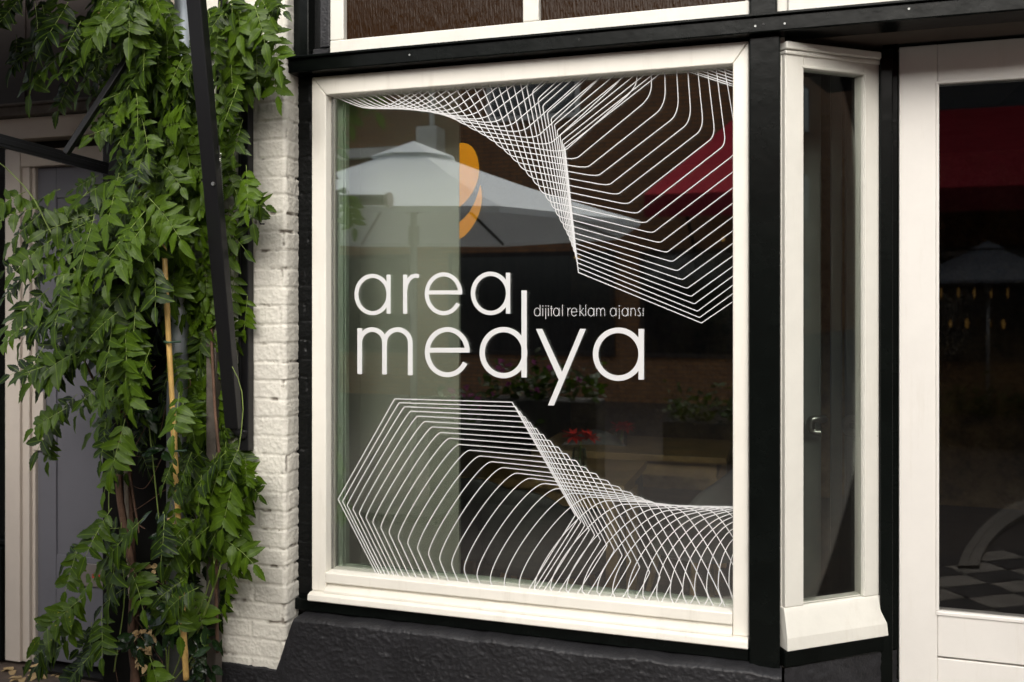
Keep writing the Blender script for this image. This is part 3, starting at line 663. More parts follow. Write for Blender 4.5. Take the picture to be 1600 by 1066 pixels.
def Gd(u,v):                      # spot on the street seen mirrored in the shop door
    a=(u-800)/FC; b=(472-v)/FC; dx,dy=a*CS-SN,a*SN+CS; t=-HC/b
    return Vector((dx*t,2*(yd+.012)-(-DC+dy*t),0))
Lk=[(1497,892),(1503,875),(1513,856),(1528,836),(1548,816),(1572,799),(1600,786),(1650,771),(1720,758)]
Rk=[(1530,892),(1534,877),(1542,861),(1555,844),(1571,829),(1592,815),(1616,804),(1662,788),(1730,774)]
M['kerb']=mat('pale_kerb_stone',(.36,.33,.28),.75,.3,var=.25,vscale=4)
bm=bmesh.new(); rows_=[]
for (a,b) in zip(Lk,Rk):
    p,q_=Gd(*a),Gd(*b); mid=(p+q_)/2
    rows_.append([bm.verts.new(t_) for t_ in (p+Vector((0,0,.002)),p+Vector((0,0,.03)),p.lerp(q_,.42)+Vector((0,0,.03)),p.lerp(q_,.45)+Vector((0,0,.02)),p.lerp(q_,.48)+Vector((0,0,.03)),q_+Vector((0,0,.03)),q_+Vector((0,0,.002)))])
for a,b in zip(rows_,rows_[1:]):
    for i in range(6): bm.faces.new((a[i],a[i+1],b[i+1],b[i]))
struct(obj('kerb',bm,M['kerb']))
# band of light and dark paving blocks
M['blk_l']=mat('light_paver',(.42,.385,.33),.75,.3,var=.25,vscale=8); M['blk_d']=mat('dark_paver',(.045,.042,.042),.7,.3,var=.3,vscale=8)
for par,nm,mm in ((0,'light_paving',M['blk_l']),(1,'dark_paving',M['blk_d'])):
    bm=bmesh.new(); c=Gd(1545,915); ax=(Gd(1600,893)-Gd(1480,905)).normalized(); ay=Vector((-ax.y,ax.x,0))
    for i in range(-9,12):
        for j in range(-3,4):
            if (i+j)%2==par:
                o_=c+ax*i*.30+ay*j*.17
                if (o_-Gd(1500,850)).length<.25: continue
                hexa(bm,[o_+ax*a_+ay*b_+Vector((0,0,z)) for z in (.002,.012) for a_,b_ in ((.006,.006),(.294,.006),(.294,.164),(.006,.164))])
    struct(obj(nm,bm,mm))
# ---- parasol
M['canvas']=mat('sky_tinted_canvas',(.84,.88,.90),.8,.2,var=.03,vscale=3)  # white cloth with the blue of sky light mixed into its colour
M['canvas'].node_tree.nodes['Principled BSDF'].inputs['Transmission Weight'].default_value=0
def add_translucent(m,f,c):
    n=m.node_tree.nodes; l=m.node_tree.links; p=n['Principled BSDF']; t=n.new('ShaderNodeBsdfTranslucent'); t.inputs[0].default_value=(*c,1)
    if p.inputs['Base Color'].is_linked: l.new(p.inputs['Base Color'].links[0].from_socket,t.inputs[0])
    mx=n.new('ShaderNodeMixShader'); mx.inputs[0].default_value=f; l.new(p.outputs[0],mx.inputs[1]); l.new(t.outputs[0],mx.inputs[2]); l.new(mx.outputs[0],n['Material Output'].inputs[0])
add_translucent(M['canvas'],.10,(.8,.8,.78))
M['alupole']=mat('pale_aluminium',(.5,.5,.48),.4,metal=.6)
def parasol(cx,cy,rad,zr,za,rot,label,group,cv='canvas'):
    t=thing('parasol',(cx,cy,0),label,'parasol',group)
    def V(k,rr,z): a=rot+math.pi/8+k*math.pi/4; return Vector((cx+rr*math.cos(a),cy+rr*math.sin(a),z))
    bm=bmesh.new(); N=6; rings=[]
    for j in range(N+1):
        f=.05+.95*j/N; z=za+(zr-za)*f+.03*math.sin(f*math.pi)*-1
        rings.append([bm.verts.new(V(k,rad*f,z)) for k in range(8)])
    for a,b in zip(rings,rings[1:]):
        for k in range(8): bm.faces.new((a[k],b[k],b[(k+1)%8],a[(k+1)%8]))
    lo=[bm.verts.new(V(k,rad*.998,zr-.035)) for k in range(8)]
    for k in range(8): bm.faces.new((rings[-1][k],lo[k],lo[(k+1)%8],rings[-1][(k+1)%8]))
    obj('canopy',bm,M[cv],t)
    bm=bmesh.new(); c0=bm.verts.new((cx,cy,za+.03)); r1=[bm.verts.new(V(k,rad*.19,za-(za-zr)*.19+.015)) for k in range(8)]
    for k in range(8): bm.faces.new((c0,r1[k],r1[(k+1)%8]))
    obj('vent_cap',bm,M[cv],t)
    bm=bmesh.new(); tube(bm,[(cx,cy,.02),(cx,cy,za-.02)],.024,12); obj('pole',bm,M['alupole'],t,smooth=True)
    bm=bmesh.new(); tube(bm,[(cx,cy,zr-.12),(cx,cy,zr+.02)],.04,12); obj('runner',bm,M['alupole'],t)
    for k in range(8):
        bm=bmesh.new(); bar(bm,V(k,.03,za-.06),V(k,rad*.5,(za+zr)/2-.055),.014,.02,(0,0,1)); bar(bm,V(k,rad*.5,(za+zr)/2-.055),V(k,rad*.985,zr-.016),.014,.02,(0,0,1)); bar(bm,V(k,.05,zr+.12),V(k,rad*.3,zr+(za-zr)*.7-.06),.010,.010,(0,0,1)); obj('rib',bm,M['alupole'] if k!=6 else M['steel_black'],t)
    bm=nb((cx-.3,cx+.3,cy-.3,cy+.3,.004,.06)); obj('base',bm,M['steel_black'],t,bev=.01)
    return t
M['greycanvas']=mat('grey_canvas',(.24,.25,.26),.8,.2)
pc=P(640,472,3.31)
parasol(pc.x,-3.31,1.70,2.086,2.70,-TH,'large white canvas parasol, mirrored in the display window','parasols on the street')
p2=P(1545,405,9.6)
parasol(p2.x,-9.2,1.15,1.80,2.28,.3,'small grey parasol near the red awning, mirrored in the shop door','parasols on the street','greycanvas')
# heater hanging beside the parasol
h0=P(522,310,1.2); h1=P(596,310,1.2)
t=thing('patio_heater',(h0.x,-1.2,0),'dark tubular patio heater mirrored at the left edge of the display window','heater')
bm=bmesh.new(); tube(bm,[(h0.x,-1.2,h0.z),(h1.x,-1.2,h1.z)],.027,14); obj('tube',bm,mat('heater_grey',(.12,.13,.11),.5,.4),t,smooth=False)
bm=bmesh.new(); tube(bm,[(h1.x-.006,-1.2,h1.z),(h1.x+.012,-1.2,h1.z)],.038,14); obj('end_ring',bm,M['alupole'],t)
bm=bmesh.new(); tube(bm,[(h0.x-.03,-1.2,0),(h0.x-.03,-1.2,h0.z+.04),(h0.x+.02,-1.2,h0.z+.045)],.018,10); obj('stand',bm,M['steel_black'],t)
# ---- building opposite
opp=thing('brick_building',(0,-11,0),'brown brick building across the street, mirrored in the shop glass','building')
def brickmat():
    m=bpy.data.materials.new('brown_brick'); m.use_nodes=True; n=m.node_tree.nodes; l=m.node_tree.links; p=n['Principled BSDF']; p.inputs['Roughness'].default_value=.85
    tc=n.new('ShaderNodeTexCoord'); mp=n.new('ShaderNodeMapping'); mp.inputs['Rotation'].default_value=(math.pi/2,0,0); b=n.new('ShaderNodeTexBrick'); b.inputs['Color1'].default_value=(.30,.135,.05,1); b.inputs['Color2'].default_value=(.22,.10,.045,1); b.inputs['Mortar'].default_value=(.09,.07,.055,1)
    b.inputs['Scale'].default_value=1; b.inputs['Brick Width'].default_value=.22; b.inputs['Row Height'].default_value=.065; b.inputs['Mortar Size'].default_value=.008
    l.new(tc.outputs['Object'],mp.inputs[0]); l.new(mp.outputs[0],b.inputs[0]); l.new(b.outputs[0],p.inputs['Base Color']); return m
MB=brickmat()
obj('wall',nb((-90,13,-12,-11,0,5.7)),MB,opp)
M['paleband']=mat('pale_stone_band',(.62,.60,.56),.8,.2,var=.15)
zz0=Rf(560,248,11).z; obj('stone_band',nb((-90,Rf(640,240,11).x,-11.0+.0,-10.86,zz0,zz0+.16)),M['paleband'],opp)
M['darkglass']=mat('dark_window_glass',(.01,.011,.012),.12,.6)
def owin(u0,u1,z0,z1,fr=M['paleband']):
    x0,x1=Rf(u0,400,11).x,Rf(u1,400,11).x
    o=obj('window',ring(bmesh.new(),x0,x1,-10.99,-10.93,z0,z1,.07),fr,opp,pos=(x0,-10.98,z0))
    obj('pane',nb((x0+.05,x1-.05,-10.992,-10.96,z0+.05,z1-.05)),M['darkglass'],o)
owin(760,905,4.45,6.2); owin(1420,1640,3.95,5.6); owin(200,420,4.45,6.2)
for a,b in ((1000,1200),(1240,1420),(1470,1700),(700,960),(420,640)): owin(a,b,.7,2.35,M['dkbrown'])
hs_=thing('townhouse',(40,-10.9,0),'tall dark brick houses further along the street, mirrored in the narrow side window','building')
obj('wall',nb((13.01,90,-13,-10.7,0,17)),MB,hs_)
for i in range(9):
    for j in range(3):
        xw=15+i*3.1; zw=1.2+j*4.2; w_=obj('window',ring(bmesh.new(),xw,xw+1.5,-10.699,-10.64,zw,zw+2.2,.06),M['dkbrown'],hs_,pos=(xw,-10.69,zw)); obj('pane',nb((xw+.05,xw+1.45,-10.698,-10.66,zw+.05,zw+2.15)),M['darkglass'],w_)
# white box with a pipe on its wall
b0=Rf(658,262,10.9); b1=Rf(690,200,10.9)
obj('wall_box',nb((b0.x,b1.x,-10.99,-10.6,b0.z-.6,b1.z)),M['paleband'],opp,bev=.02)
bm=bmesh.new(); xm=(b0.x+b1.x)/2; tube(bm,[(xm,-10.85,b1.z),(xm,-10.85,b1.z+2.5)],.045,8); obj('flue_pipe',bm,M['paleband'],opp)
# red awning
M['red']=mat('wine_red_canvas',(.55,.04,.055),.8,.2,var=.1,vscale=2)
t0=Rf(1150,178,10.9); f0=Rf(1005,306,9.2); 
t=thing('red_awning',(f0.x,-11,2.4),'wine red canvas awning across the street, mirrored at the right of the glass','awning')
xr_=t0.x+8
bm=bmesh.new()
c=[(t0.x,-10.99,t0.z),(xr_,-10.99,t0.z),(xr_,-9.2,f0.z+.03),(f0.x,-9.2,f0.z+.03)]
hexa(bm,[Vector(q)-Vector((0,0,.012)) for q in c]+[Vector(q) for q in c]); bmesh.ops.recalc_face_normals(bm,faces=bm.faces)
obj('canopy',bm,M['red'],t)
bm=nb((f0.x,xr_,-9.21,-9.198,f0.z-.28,f0.z+.015)); obj('valance',bm,mat('dark_red_canvas',(.16,.012,.02),.8,.2,var=.1),t)
for k in range(4):
    bm=bmesh.new(); bar(bm,(f0.x+.5+k*2,-10.98,2.3),(f0.x+.5+k*2,-9.25,f0.z+.0),.04,.04); obj('arm',bm,M['steel_black'],t)
# lit lamps across the street
lampm=mat('warm_lamp_glass',(.9,.6,.2),.4,emit=((1,.5,.1),.25))
for i,(u,v,yy,w_,h_) in enumerate(((1129,373,9.6,.05,.07),(900,402,9.6,.10,.035),(1479,458,10.6,.03,.16),(1507,457,10.6,.03,.15),(1533,458,10.6,.03,.16),(1560,457,10.6,.03,.15),(1587,458,10.6,.03,.15),(1494,507,10.6,.04,.12),(1521,507,10.6,.05,.15),(1556,507,10.6,.06,.17),(1580,508,10.6,.05,.14))):
    p=Rf(u,v,yy); b_=bmesh.new(); bmesh.ops.create_uvsphere(b_,u_segments=10,v_segments=6,radius=1)
    for vv in b_.verts: vv.co=Vector((vv.co.x*w_/2,vv.co.y*w_/2,vv.co.z*h_/2))+p
    lab='small warm lamp glowing under the red awning' if i==0 else ('low warm lamp glowing across the street, mirrored above the lettering' if i==1 else '%s narrow warm lamp from the left in the %s row mirrored in the shop door'%(('first','second','third','fourth','fifth')[(i-2) if i<7 else (i-7)],'upper' if i<7 else 'lower'))
    o=obj('lamp',b_,lampm,None,smooth=True,pos=p); tag(o,lab,'lamp','warm lamps across the street')
# ================================================================== AWNING HARDWARE, PIPE, CANES
aw=thing('drop_arm_awning',P(380,700,-.07),'black drop arm awning with a guide rail on the brick pier beside the vine','awning')
bm=nb((X(373,-.10),X(389,-.10),-.105,-.072,Zc(380,704,-.1),Zc(380,95,-.1))); obj('guide_rail',bm,M['steel_black'],aw,bev=.003)
bm=nb((X(376,-.1),X(378,-.1),-.1085,-.1052,Zc(380,700,-.1),Zc(380,98,-.1))); obj('rail_groove',bm,M['rubber'],aw)
a0,a1=P(366,668,-.13),P(304,-30,-.42)
bm=bmesh.new(); bar(bm,a0,a1,.050,.032,(0,-1,0)); am=obj('arm',bm,M['steel_black'],aw,bev=.003)
bm=bmesh.new(); tube(bm,smooth_path([P(362,664,-.13),P(372,676,-.12),P(380,682,-.105),P(382,672,-.105)],5),.013,8); obj('pivot',bm,M['steel_black'],aw,smooth=True)
bm=bmesh.new(); p=P(336,288,-.305); tube(bm,[p,p+Vector((0,-.012,0))],.006,8); obj('bolt',bm,M['steel'],am)
bm=bmesh.new(); n_=46; pts=[]
s0,s1=P(343,240,-.30),P(351,378,-.235)
for i in range(n_*8+1):
    t=i/(n_*8); c=s0.lerp(s1,t); a_=t*n_*2*math.pi; pts.append(c+Vector((math.cos(a_)*.0045,math.sin(a_)*.0045,0)))
tube(bm,pts,.0011,4); tube(bm,[P(342,228,-.31),s0],.0016,5); obj('spring',bm,M['steel'],am)
a0,a1=P(168,264,-.05),P(-90,196,-.55)
bm=bmesh.new(); bar(bm,a0,a1,.016,.042,(0,0,1)); bar(bm,a0+Vector((0,-.012,0)),a1+Vector((0,-.012,0)),.012,.018,(0,0,1)); obj('arm',bm,M['steel_black'],aw,bev=.002)
bm=bmesh.new(); bar(bm,P(103,240,-.36),P(208,78,-.28),.020,.018,(0,-1,0)); obj('strut',bm,M['steel_black'],aw,bev=.002)
bm=bmesh.new(); bar(bm,P(345,180,-.06),P(349,-40,-.09),.026,.02,(0,-1,0)); obj('strut',bm,M['steel_black'],aw,bev=.002)
zc0,zc1=2.95,2.72
hx=[(X(-420),.05,zc0),(X(280),.05,zc0),(X(280),-1.35,zc1),(X(-420),-1.35,zc1)]
bm=bmesh.new(); hexa(bm,[Vector(q)-Vector((0,0,.008)) for q in hx]+[Vector(q) for q in hx]); bmesh.ops.recalc_face_normals(bm,faces=bm.faces)
obj('canvas',bm,M['dkbrown'],aw)  # unseen awning cloth above the view, extended forward to shade the left side
# zinc pipe
pipe=thing('downpipe',P(278,1066,-.09),'grey zinc downpipe running up behind the vine','downpipe')
bm=bmesh.new(); tube(bm,[P(276,1080,-.125),P(276,640,-.125),P(283,400,-.125),P(290,-80,-.125)],.033,18); obj('pipe',bm,M['zinc'],pipe,smooth=True)
for v in (706,455): 
    c=P(276 if v>500 else 281,v,-.125); bm=bmesh.new(); tube(bm,[c-Vector((0,0,.012)),c+Vector((0,0,.012))],.0375,18); obj('bracket',bm,M['zinc'],pipe)
bm=nb((X(329,-.09),X(344,-.09),-.115,-.078,0,Zc(336,480,-.1)),); post=obj('timber_post',bm,M['wood_grey'],None,bev=.003,pos=(X(329,-.09),-.09,0)); tag(post,'weathered brown timber post against the brick pier','post')
def cane(pts,r,m,lab):
    t=thing('cane',pts[0],lab,'cane','canes propping the vine')
    bm=bmesh.new(); sp=smooth_path(pts,10); rr=[]
    for i,p in enumerate(sp): rr.append(r*(1.16 if i%9==4 else 1)*(1-.15*i/len(sp)))
    tube(bm,sp,rr,10); obj('stalk',bm,m,t,smooth=True)
    return t
t=cane([P(291,1062,-.27),P(284,930,-.27),P(274,720,-.27),P(262,500,-.27),P(256,380,-.25)],.0095,M['cane'],'yellow bamboo cane tied in front of the zinc downpipe')
for v,u in ((534,264),(704,273)):
    bm=bmesh.new(); tube(bm,smooth_path([P(u-7,v,-.285),P(u,v+1,-.29),P(u+18,v,-.25)],4),.0035,6); obj('tie',bm,M['tie'],t)
cane([P(214,1066,-.085),P(206,960,-.085),P(199,820,-.085),P(195,690,-.085)],.0075,M['cane_grey'],'pale grey cane standing among the brown vine stems')
# small metal plaque on the wall
bm=nb((X(271,-.20),X(291,-.20),-.204,-.198,Zc(280,144,-.2),Zc(280,124,-.2)),(X(278,-.2),X(282,-.2),-.203,-.199,Zc(280,152,-.2),Zc(280,144,-.2)-.0005)); tag(obj('metal_plate',bm,M['plaque'],None,bev=.001,pos=P(280,135,-.2)),'small grey metal plate hanging among the leaves near the top','plate')
# ================================================================== VINE
def leafmat(name,dark,light,yelc,trf=.28,rough=.5):
    m=bpy.data.materials.new(name); m.use_nodes=True; n=m.node_tree.nodes; l=m.node_tree.links; p=n['Principled BSDF']
    p.inputs['Roughness'].default_value=rough; p.inputs['Specular IOR Level'].default_value=.4
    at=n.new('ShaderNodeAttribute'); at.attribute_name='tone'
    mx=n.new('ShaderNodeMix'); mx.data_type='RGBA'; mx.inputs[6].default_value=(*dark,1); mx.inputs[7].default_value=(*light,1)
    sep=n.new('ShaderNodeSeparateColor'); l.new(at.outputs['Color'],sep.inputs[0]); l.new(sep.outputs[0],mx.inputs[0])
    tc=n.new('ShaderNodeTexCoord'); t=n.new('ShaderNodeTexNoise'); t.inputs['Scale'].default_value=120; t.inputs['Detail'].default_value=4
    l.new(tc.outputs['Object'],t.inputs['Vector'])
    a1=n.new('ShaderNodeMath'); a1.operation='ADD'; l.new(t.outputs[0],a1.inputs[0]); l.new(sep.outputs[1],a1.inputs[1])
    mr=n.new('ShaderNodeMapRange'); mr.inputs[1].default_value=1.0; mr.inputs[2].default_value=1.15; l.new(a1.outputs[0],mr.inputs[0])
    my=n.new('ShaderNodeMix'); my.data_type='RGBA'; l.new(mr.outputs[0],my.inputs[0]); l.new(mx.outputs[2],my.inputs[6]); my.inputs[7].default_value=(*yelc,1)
    # veins: blue channel holds distance from the midrib
    vr=n.new('ShaderNodeMapRange'); vr.inputs[1].default_value=.0; vr.inputs[2].default_value=.14; l.new(sep.outputs[2],vr.inputs[0])
    mv=n.new('ShaderNodeMix'); mv.data_type='RGBA'; l.new(vr.outputs[0],mv.inputs[0]); mv.inputs[6].default_value=(light[0]*1.15,light[1]*1.08,light[2]*1.3,1); l.new(my.outputs[2],mv.inputs[7])
    l.new(mv.outputs[2],p.inputs['Base Color'])
    b=n.new('ShaderNodeBump'); b.inputs['Strength'].default_value=.35; b.inputs['Distance'].default_value=.002; l.new(t.outputs[0],b.inputs['Height']); l.new(b.outputs[0],p.inputs['Normal'])
    tr=n.new('ShaderNodeBsdfTranslucent'); hs=n.new('ShaderNodeHueSaturation'); hs.inputs['Value'].default_value=1.5; l.new(mv.outputs[2],hs.inputs['Color']); l.new(hs.outputs[0],tr.inputs[0])
    ms=n.new('ShaderNodeMixShader'); ms.inputs[0].default_value=trf; l.new(p.outputs[0],ms.inputs[1]); l.new(tr.outputs[0],ms.inputs[2]); l.new(ms.outputs[0],n['Material Output'].inputs[0])
    return m
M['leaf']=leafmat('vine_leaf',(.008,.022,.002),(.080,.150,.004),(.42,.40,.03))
M['leaf_dark']=leafmat('glossy_dark_leaf',(.006,.016,.005),(.016,.036,.010),(.2,.2,.03),.08,.18)
# unit leaflet: x along, y across, z up
def leaflet_proto(kind=0):
    ts=[0,.06,.14,.21,.29,.37,.46,.54,.63,.71,.79,.87,.94,1.0]; V=[];F=[];B=[]
    for i,t in enumerate(ts):
        w_=math.sin(math.pi*min(1,t**.72))**.85 if kind==0 else math.sin(math.pi*t**.95)**.8
        if t in (0,1.0): w_=.05 if t==0 else 0
        elif kind==0: w_*=1.07 if i%2==0 else .90
        for s in (-1,0,1): V.append((t,s*w_*.5,abs(s)*w_*.5*.35)); B.append(abs(s)*w_)
    for i in range(len(ts)-1):
        for j in range(2): a=i*3+j; F.append((a,a+3,a+4,a+1))
    return np.array(V),np.array(F),np.array(B)
LP=[leaflet_proto(0),leaflet_proto(1)]
class Leaves:
    def __init__(s): s.V=[];s.F=[];s.T=[];s.n=0; s.st=bmesh.new()
    def leaflet(s,p,d,N,L,W,tone,yel,kind=0):
        V,F,B=LP[kind]
        d=d.normalized(); N=(N-d*N.dot(d)).normalized(); S=d.cross(N)
        x=V[:,0];y=V[:,1]*W
        wav=rnd.uniform(-1,1)
        z=V[:,2]*W*rnd.uniform(.2,1.1)-x*x*L*rnd.uniform(.05,.34)+np.sin(x*9+wav*3)*np.abs(V[:,1])*W*.16
        y=y+x*x*L*rnd.uniform(-.10,.10)
        Pp=np.array(p)[None]+np.outer(x*L,np.array(d))+np.outer(y,np.array(S))+np.outer(z,np.array(N))
        s.V.append(Pp); s.F.append(F+s.n); s.n+=len(V)
        s.T.append(np.stack([np.full(len(V),tone),np.full(len(V),yel),np.clip(B,0,1),np.ones(len(V))],1))
    def frond(s,p,ang,L,N,pairs=5,out=0.3,tone=.5,yel=0,droop=.5,ls=1.0,stalk=True):
        a=math.radians(ang); d=Vector((math.cos(a),-out,-math.sin(a))).normalized()
        N=N.normalized(); pts=[Vector(p)]; dd=d.copy(); n=9
        for i in range(n):
            dd=(dd+Vector((0,-.02,-droop*.12))).normalized(); pts.append(pts[-1]+dd*L/n)
        if stalk: tube(s.st,pts[::2]+[pts[-1]],[.0016,.0014,.0013,.0012,.001,.0008][:len(pts[::2]+[pts[-1]])],3,False)
        for k in range(pairs+1):
            t=.16+.80*k/pairs; i=min(int(t*n),n-1); c=pts[i].lerp(pts[i+1],t*n-i); dr=(pts[i+1]-pts[i]).normalized()
            Nn=(N-dr*N.dot(dr)).normalized(); S=dr.cross(Nn)
            ll=L*.36*ls*(.72+.5*math.sin(min(1,t*1.05)*2.4))*rnd.uniform(.88,1.12)
            if k==pairs:
                s.leaflet(pts[-1],dr+Vector((0,0,-.15)),Nn,ll*1.15,ll*rnd.uniform(.44,.52),tone,yel)
                break
            for sg in (-1,1):
                if rnd.random()<.03: continue
                fa=math.radians(rnd.uniform(54,80))
                ld=dr*math.cos(fa)+S*sg*math.sin(fa)+Vector((rnd.uniform(-.08,.08),rnd.uniform(-.25,.15),-rnd.uniform(-.06,.28)))
                tl=(Nn+Vector((rnd.uniform(-.3,.3),rnd.uniform(-.3,.3),rnd.uniform(-.2,.3)))).normalized()
                s.leaflet(c,ld,tl,ll,ll*rnd.uniform(.40,.52),min(1,max(0,tone+rnd.uniform(-.12,.12))),yel+rnd.uniform(-.05,.05))
    def build(s,name,m,parent,sname='leaf_stalks',sm=None):
        V=np.concatenate(s.V);F=np.concatenate(s.F);T=np.concatenate(s.T)
        o=obj(name,(V.tolist(),F.tolist()),m,parent,smooth=True)
        at=o.data.color_attributes.new('tone','FLOAT_COLOR','POINT'); at.data.foreach_set('color',T.astype(np.float32).ravel())
        if len(s.st.verts): tag(obj(sname,s.st,sm or M['twig'],parent,smooth=True),kind='stuff')
        else: s.st.free()
        return o
vine=thing('climbing_vine',P(208,1066,-.08),'green climbing vine with feathered leaves covering the wall left of the window','vine')
LV=Leaves()
# u,v, spread u,v, count, direction(deg: 0 right, 90 down), dir spread, tone, yellow, size, back, front
CL=[(30,15,40,18,9,110,40,.25,0,.19,-.15,-.5),(110,25,45,22,14,110,50,.3,0,.19,-.1,-.4),(190,20,40,25,14,100,50,.35,0,.19,-.1,-.4),
(45,70,15,15,3,100,30,.1,0,.2,-.1,-.3),(60,125,12,12,3,140,20,.25,0,.19,-.15,-.3),(100,105,25,25,7,125,30,.3,0,.2,-.1,-.35),(110,65,40,18,7,120,30,.25,0,.2,-.1,-.35),
(150,85,30,30,10,120,40,.45,0,.19,-.1,-.35),(225,60,35,40,18,110,50,.45,0,.19,-.1,-.38),(265,35,30,30,12,80,60,.55,0,.19,-.1,-.38),
(235,130,45,40,20,110,50,.55,0,.19,-.1,-.38),(275,160,30,50,18,80,50,.6,0,.18,-.1,-.36),(190,165,30,35,9,130,30,.75,.28,.17,-.15,-.36),(140,180,30,30,8,130,30,.35,0,.18,-.1,-.3),
(110,215,20,20,4,130,30,.3,0,.19,-.1,-.3),(200,230,40,30,13,110,50,.45,0,.19,-.1,-.36),(260,240,45,35,16,90,60,.6,.02,.19,-.1,-.38),(95,275,22,14,4,140,25,.25,0,.18,-.1,-.25),
(130,290,25,20,6,130,30,.35,0,.18,-.1,-.3),(190,290,35,30,12,110,50,.5,0,.19,-.1,-.36),(250,300,40,35,15,100,50,.6,.02,.19,-.1,-.38),(300,290,25,40,10,80,40,.7,.1,.18,-.1,-.3),
(120,335,30,20,7,130,30,.4,0,.19,-.12,-.34),(195,355,40,30,14,110,50,.5,0,.20,-.12,-.4),(262,350,36,28,15,90,50,.6,0,.20,-.12,-.4),(300,370,22,40,8,80,40,.65,.1,.18,-.1,-.3),
(60,340,25,15,5,150,20,.45,0,.19,-.2,-.42),(90,370,25,18,6,140,25,.5,0,.19,-.2,-.42),(55,400,25,20,6,150,20,.5,0,.19,-.2,-.42),(105,420,30,22,9,130,30,.45,0,.2,-.15,-.42),
(55,450,20,18,5,140,20,.4,0,.2,-.2,-.42),(160,415,35,30,13,110,40,.5,0,.2,-.15,-.42),(225,430,30,28,10,100,40,.5,0,.21,-.15,-.42),(292,430,14,20,4,90,40,.45,0,.19,-.1,-.3),
(75,505,25,20,6,135,25,.45,0,.2,-.2,-.42),(130,490,35,25,10,120,40,.5,0,.2,-.2,-.42),(200,500,35,25,10,100,40,.5,0,.22,-.2,-.42),(45,560,14,16,4,130,15,.45,0,.2,-.25,-.42),(110,545,35,20,7,130,25,.45,0,.2,-.2,-.4),
(195,555,35,22,8,100,40,.45,0,.22,-.18,-.42),(150,620,25,15,4,115,25,.45,0,.2,-.2,-.38),(95,640,14,16,3,115,20,.4,0,.19,-.2,-.35),(75,690,6,8,1,110,10,.35,0,.17,-.2,-.3),
(205,645,35,18,7,110,40,.5,0,.19,-.15,-.36),(200,690,28,18,6,95,40,.55,.02,.18,-.15,-.34),(222,715,10,8,1,80,30,.5,0,.17,-.15,-.3),
(385,40,22,30,9,75,35,.6,.0,.19,-.1,-.32),(350,35,22,35,8,90,40,.65,.12,.18,-.1,-.3),(432,18,10,8,3,60,25,.5,0,.17,-.1,-.25),(370,100,22,22,9,80,40,.55,0,.19,-.1,-.32),(400,95,14,14,4,60,25,.45,0,.18,-.1,-.25),
(355,160,15,20,6,85,30,.6,0,.18,-.15,-.36),(385,130,12,16,3,75,25,.35,0,.2,-.1,-.22),(350,215,18,20,5,80,30,.4,0,.18,-.1,-.25),(365,290,15,15,3,60,25,.65,0,.17,-.12,-.3),(392,305,5,6,2,25,15,.7,0,.16,-.15,-.25),(350,350,15,20,4,70,30,.6,0,.17,-.1,-.25),
(315,440,18,22,6,90,40,.7,.08,.17,-.1,-.3),(322,490,16,22,8,100,40,.7,.05,.18,-.12,-.32),(335,530,18,22,7,70,40,.65,0,.18,-.12,-.32),(385,480,4,4,1,60,10,.6,0,.15,-.2,-.24),(322,560,14,20,6,95,40,.65,.03,.18,-.12,-.32),
(308,610,20,20,6,110,35,.65,.0,.19,-.14,-.34),(325,640,22,18,7,85,40,.6,.0,.19,-.12,-.32),(314,670,14,14,4,90,40,.5,0,.18,-.12,-.3),(352,600,10,12,2,60,20,.5,0,.16,-.12,-.24),
(305,450,16,20,7,95,40,.7,.05,.16,-.14,-.3),(318,520,14,24,8,100,40,.7,.05,.16,-.14,-.3),(300,560,16,18,6,110,40,.6,0,.16,-.14,-.3),(318,610,16,20,8,90,40,.65,0,.17,-.14,-.3),(330,660,16,16,6,80,40,.55,0,.17,-.14,-.3),(296,640,14,14,4,110,30,.55,0,.16,-.28,-.34),(278,830,12,20,4,110,30,.5,0,.17,-.28,-.34),(272,600,10,25,5,110,40,.6,0,.16,-.28,-.34),(276,720,10,20,3,100,40,.5,0,.16,-.28,-.34),(285,930,12,20,4,110,30,.4,.1,.16,-.28,-.34),
(345,700,25,16,7,75,40,.5,0,.18,-.12,-.3),(322,720,14,18,5,110,30,.45,0,.18,-.12,-.3),(375,730,12,14,4,60,30,.6,.05,.17,-.14,-.3),(345,770,22,18,8,90,40,.55,0,.18,-.12,-.32),(318,780,14,18,4,120,30,.5,0,.18,-.12,-.3),
(375,790,14,16,4,70,25,.6,.2,.17,-.14,-.3),(320,830,25,18,6,100,40,.5,0,.19,-.12,-.3),(370,850,18,14,5,60,20,.5,.05,.19,-.14,-.3),(350,900,12,14,3,95,20,.6,.33,.19,-.16,-.3),(330,930,10,12,2,90,20,.6,.2,.17,-.16,-.28),
(310,850,14,14,3,110,30,.45,0,.2,-.15,-.3),(285,895,12,12,2,110,30,.4,0,.18,-.15,-.28),(285,950,14,12,3,90,30,.4,0,.16,-.15,-.28),
(150,820,12,12,2,145,15,.4,0,.19,-.2,-.34),(120,860,10,14,2,130,15,.3,0,.19,-.18,-.3),(178,830,14,14,2,130,20,.45,.05,.21,-.2,-.36),(195,870,14,12,2,80,30,.5,.12,.2,-.2,-.34),(165,925,18,12,2,140,20,.4,.1,.22,-.2,-.36),(225,905,12,12,2,40,30,.5,.25,.16,-.18,-.3),
(115,960,14,10,2,135,20,.4,.25,.19,-.2,-.34),(165,985,22,10,3,100,40,.4,.15,.2,-.2,-.34),(90,1010,14,10,2,150,20,.35,.05,.2,-.2,-.34),(130,1030,18,8,2,110,30,.35,.05,.2,-.2,-.34),(235,1050,20,6,2,30,30,.5,.2,.18,-.18,-.3),(265,1045,14,8,2,80,30,.6,.33,.16,-.18,-.3)]
